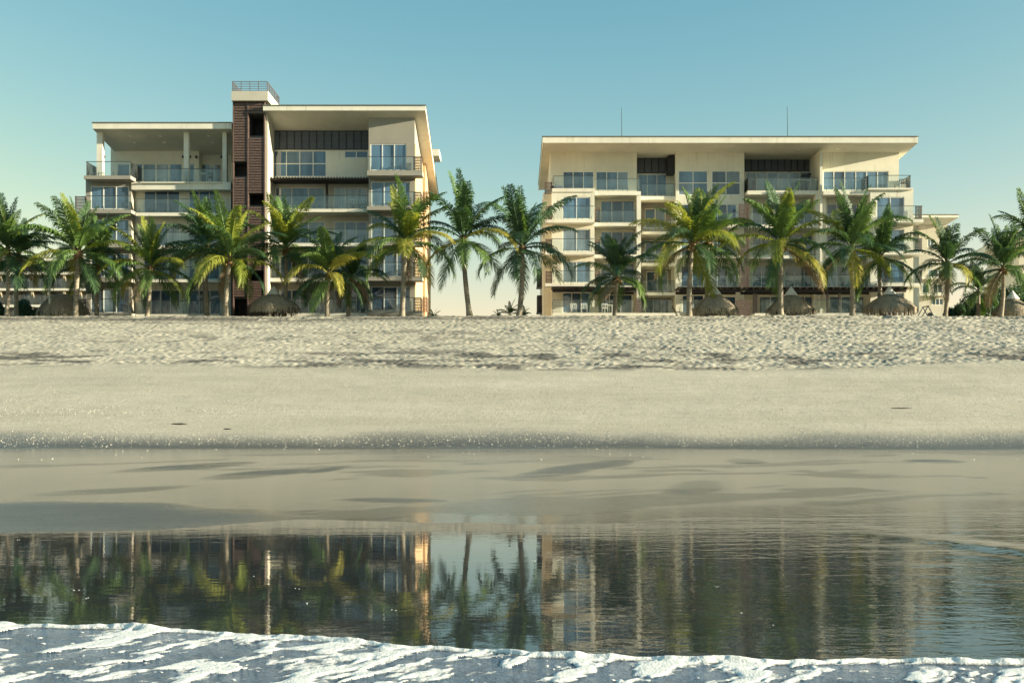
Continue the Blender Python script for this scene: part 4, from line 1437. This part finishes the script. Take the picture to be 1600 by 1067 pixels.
# covered furniture on the roof terrace
cx, dd, z = X(870, 110.9), 110.9, Z(294.4, 109.75)
t = thing('furniture_cover', 'grey cloth cover over furniture on the roof terrace corner', 'cover', (cx, dd, z))
m = MB()
m.box(cx - 0.55, cx + 0.55, dd - 0.4, dd + 0.4, z, z + 0.30)
m.f.pop(1)
n0 = len(m.v)
m.v += [(cx - 0.35, dd - 0.2, z + 0.52), (cx + 0.4, dd - 0.2, z + 0.48), (cx + 0.4, dd + 0.2, z + 0.48), (cx - 0.35, dd + 0.2, z + 0.52)]
for i in range(4):
    m.f.append((4 + i, 4 + (i + 1) % 4, n0 + (i + 1) % 4, n0 + i))
m.f.append((n0, n0 + 1, n0 + 2, n0 + 3))
m.build('cloth', M['tarp'], t)

# black air conditioner box on a stand, end of the upper balcony
cx, dd, z = X(1259, 112.6), 112.6, Z(298, 111)
t = thing('ac_box', 'black boxed appliance on a stand at the end of the louvred balcony', 'appliance', (cx, dd, z))
m = MB()
m.box(cx - 0.4, cx + 0.4, dd - 0.2, dd + 0.2, z + 1.28, z + 1.80)
m.box(cx + 0.25, cx + 0.5, dd - 0.15, dd + 0.15, z + 1.81, z + 1.98)
m.build('body', M['dark'], t)
m = MB()
m.bar((cx, dd, z), (cx, dd, z + 1.28), 0.05)
m.build('stand', M['dark'], t)

# lounger outline and frame swing
cx, dd, z = X(1046, 95), 95.0, GZ
t = thing('sun_lounger', 'dark sun lounger with raised back on the sand by the terrace wall', 'sun lounger', (cx, dd, z))
m = MB()
m.box(cx - 0.7, cx + 0.75, dd - 0.3, dd + 0.3, z + 0.66, z + 0.72)
m.build('seat', M['dark_brown'], t)
m = MB()
m.bar((cx + 0.7, dd, z + 0.7), (cx + 0.25, dd, z + 1.55), 0.035)
m.bar((cx + 0.7, dd + 0.5, z + 0.7), (cx + 0.25, dd + 0.5, z + 1.55), 0.035)
m.bar((cx + 0.28, dd, z + 1.5), (cx + 0.28, dd + 0.5, z + 1.5), 0.035)
m.build('backrest', M['wood'], t)
for sx, lean in ((-0.65, -0.5), (-0.2, 0.05), (0.4, 0.05), (0.7, 0.1)):
    m = MB()
    m.bar((cx + sx + lean, dd, z), (cx + sx, dd, z + 0.66), 0.035)
    m.build('leg', M['dark_brown'], t)

cx, dd, z = X(1446, 96), 96.0, GZ
t = thing('frame_swing', 'grey timber frame swing between the wide hut and the palm', 'swing', (cx, dd, z))
for sy in (-0.6, 0.6):
    for sx in (-0.85, 0.85):
        m = MB()
        m.bar((cx + sx, dd + sy, z), (cx, dd + sy, z + 1.55), 0.045)
        m.build('leg', M['tarp'], t)
m = MB()
m.bar((cx, dd - 0.75, z + 1.55), (cx, dd + 0.75, z + 1.55), 0.05)
m.build('crossbar', M['tarp'], t)
m = MB()
m.box(cx - 0.45, cx + 0.4, dd - 0.45, dd + 0.45, z + 0.55, z + 0.62)
m.box(cx + 0.34, cx + 0.4, dd - 0.45, dd + 0.45, z + 0.625, z + 1.05)
m.build('seat', M['tarp'], t)

m = MB()
m.bar((X(77.5, 93), 93, GZ - 0.1), (X(77.5, 93), 93, Z(443, 93)), 0.07, 0.06, 8)
tag(m.build('post', M['white'], None), 'slim white post standing beside the broad dark thatched hut', 'post')

# driftwood on the lower slope, in two bent pieces
def ground(x, y):
    hit, loc, nrm, idx = beach.ray_cast(Vector((x, y, 50)), Vector((0, 0, -1)))
    return loc.z if hit else 0.0
def stick(label, px, py, length, rad, seed):
    r = random.Random(seed)
    y = float(np.interp(py, [640, 655, 661, 669, 680, 697], [49.6, 47.8, 46.8, 45.6, 44.2, 42.6]))
    x = X(px, y)
    pts = [Vector((x + length * (s - 0.5), y + r.uniform(-0.03, 0.03) - 0.1 * s, ground(x + length * (s - 0.5), y) + rad * 0.7)) for s in (0, 0.25, 0.5, 0.75, 1)]
    m = MB()
    m.tube(pts, [rad * 0.5, rad, rad * 1.1, rad * 0.8, rad * 0.35], 7)
    m.bar(pts[2], pts[2] + Vector((0.12, 0.08, rad * 1.6)), rad * 0.4, rad * 0.2)
    return tag(m.build('driftwood', M['dark_brown'], None, smooth=True), label, 'driftwood')
stick('dark driftwood stick lying alone on the lower sand slope', 281, 666, 0.66, 0.026, 1)
stick('thin driftwood twig lying on the sand right of the dark stick', 356, 673, 0.34, 0.018, 2)
stick('thin dark twig on the smooth sand at the right', 1408, 624 + 16, 0.9, 0.02, 3)

# shells and pebbles: two strand lines and a scatter
def shells():
    m = MB()
    mats = []
    n = 5200
    ys = np.concatenate([rng.normal(49.0, 0.7, 3200), rng.normal(43.2, 0.6, 2300), rng.uniform(41, 56, 2000), rng.uniform(32, 42, 60), rng.normal(51.5, 0.3, 340)])
    for i, y in enumerate(ys):
        y = min(max(y, 20), 58)
        half = 0.46 * y
        x = rng.uniform(-half, half)
        if 48 < y < 50.5 and rng.random() < 0.75 * (x + half) / (2 * half):
            continue
        s = rng.uniform(0.008, 0.0215) * (1.4 if rng.random() < 0.05 else 1)
        z = ground(x, y)
        a = rng.uniform(0, 6.28)
        c, d = math.cos(a) * s, math.sin(a) * s
        k = len(m.v)
        m.v += [(x + c * 1.5, y + d * 1.5, z), (x - d, y + c, z), (x - c * 1.5, y - d * 1.5, z), (x + d, y - c, z), (x, y, z + s * 1.1)]
        m.f += [(k, k + 1, k + 4), (k + 1, k + 2, k + 4), (k + 2, k + 3, k + 4), (k + 3, k, k + 4)]
    mt, t, b, o = new_mat('shell_bits')
    g = node(t, 'ShaderNodeNewGeometry')
    c = ramp(t, g.outputs['Random Per Island'], [(0.0, (0.06, 0.055, 0.045)), (0.12, (0.30, 0.27, 0.20)), (0.4, (0.56, 0.53, 0.43)), (1.0, (0.74, 0.70, 0.60))])
    t.links.new(c, b.inputs['Base Color'])
    b.inputs['Roughness'].default_value = 0.5
    return m.build('shell_fragments', mt, None, kind='stuff')
shells()

# thin broken froth lines left on the still water
def froth():
    m = MB()
    def blob(x, y, a, b):
        n = 8
        i0 = len(m.v)
        ph = rnd.uniform(0, 6.28)
        for j in range(n):
            an = 2 * math.pi * j / n
            q = rnd.uniform(0.7, 1.2)
            m.v.append((x + a * q * math.cos(an), y + b * q * math.sin(an), 0.001))
        m.v.append((x, y, 0.005))
        for j in range(n):
            m.f.append((i0 + j, i0 + (j + 1) % n, i0 + n))
    for px in range(-40, 270, 3):
        if fbm(np.array([px * 0.03]), np.array([2.0]), 201, 2)[0] < 0.42:
            continue
        d = F * H / (825.5 - 0.012 * px + rnd.uniform(-0.3, 0.3) - YH)
        blob(X(px, d), d, rnd.uniform(0.012, 0.035), rnd.uniform(0.012, 0.03))
    for i in range(14):
        px, py = rnd.uniform(-20, 1620), rnd.uniform(838, 985)
        d = F * H / (py - YH)
        for k in range(rnd.randint(1, 3)):
            blob(X(px, d) + rnd.uniform(-0.05, 0.05), d + rnd.uniform(-0.04, 0.04), rnd.uniform(0.004, 0.012), rnd.uniform(0.003, 0.008))
    return m.build('froth', plain('froth_bubbles', (0.7, 0.7, 0.66), 0.7), None, kind='stuff')
froth()
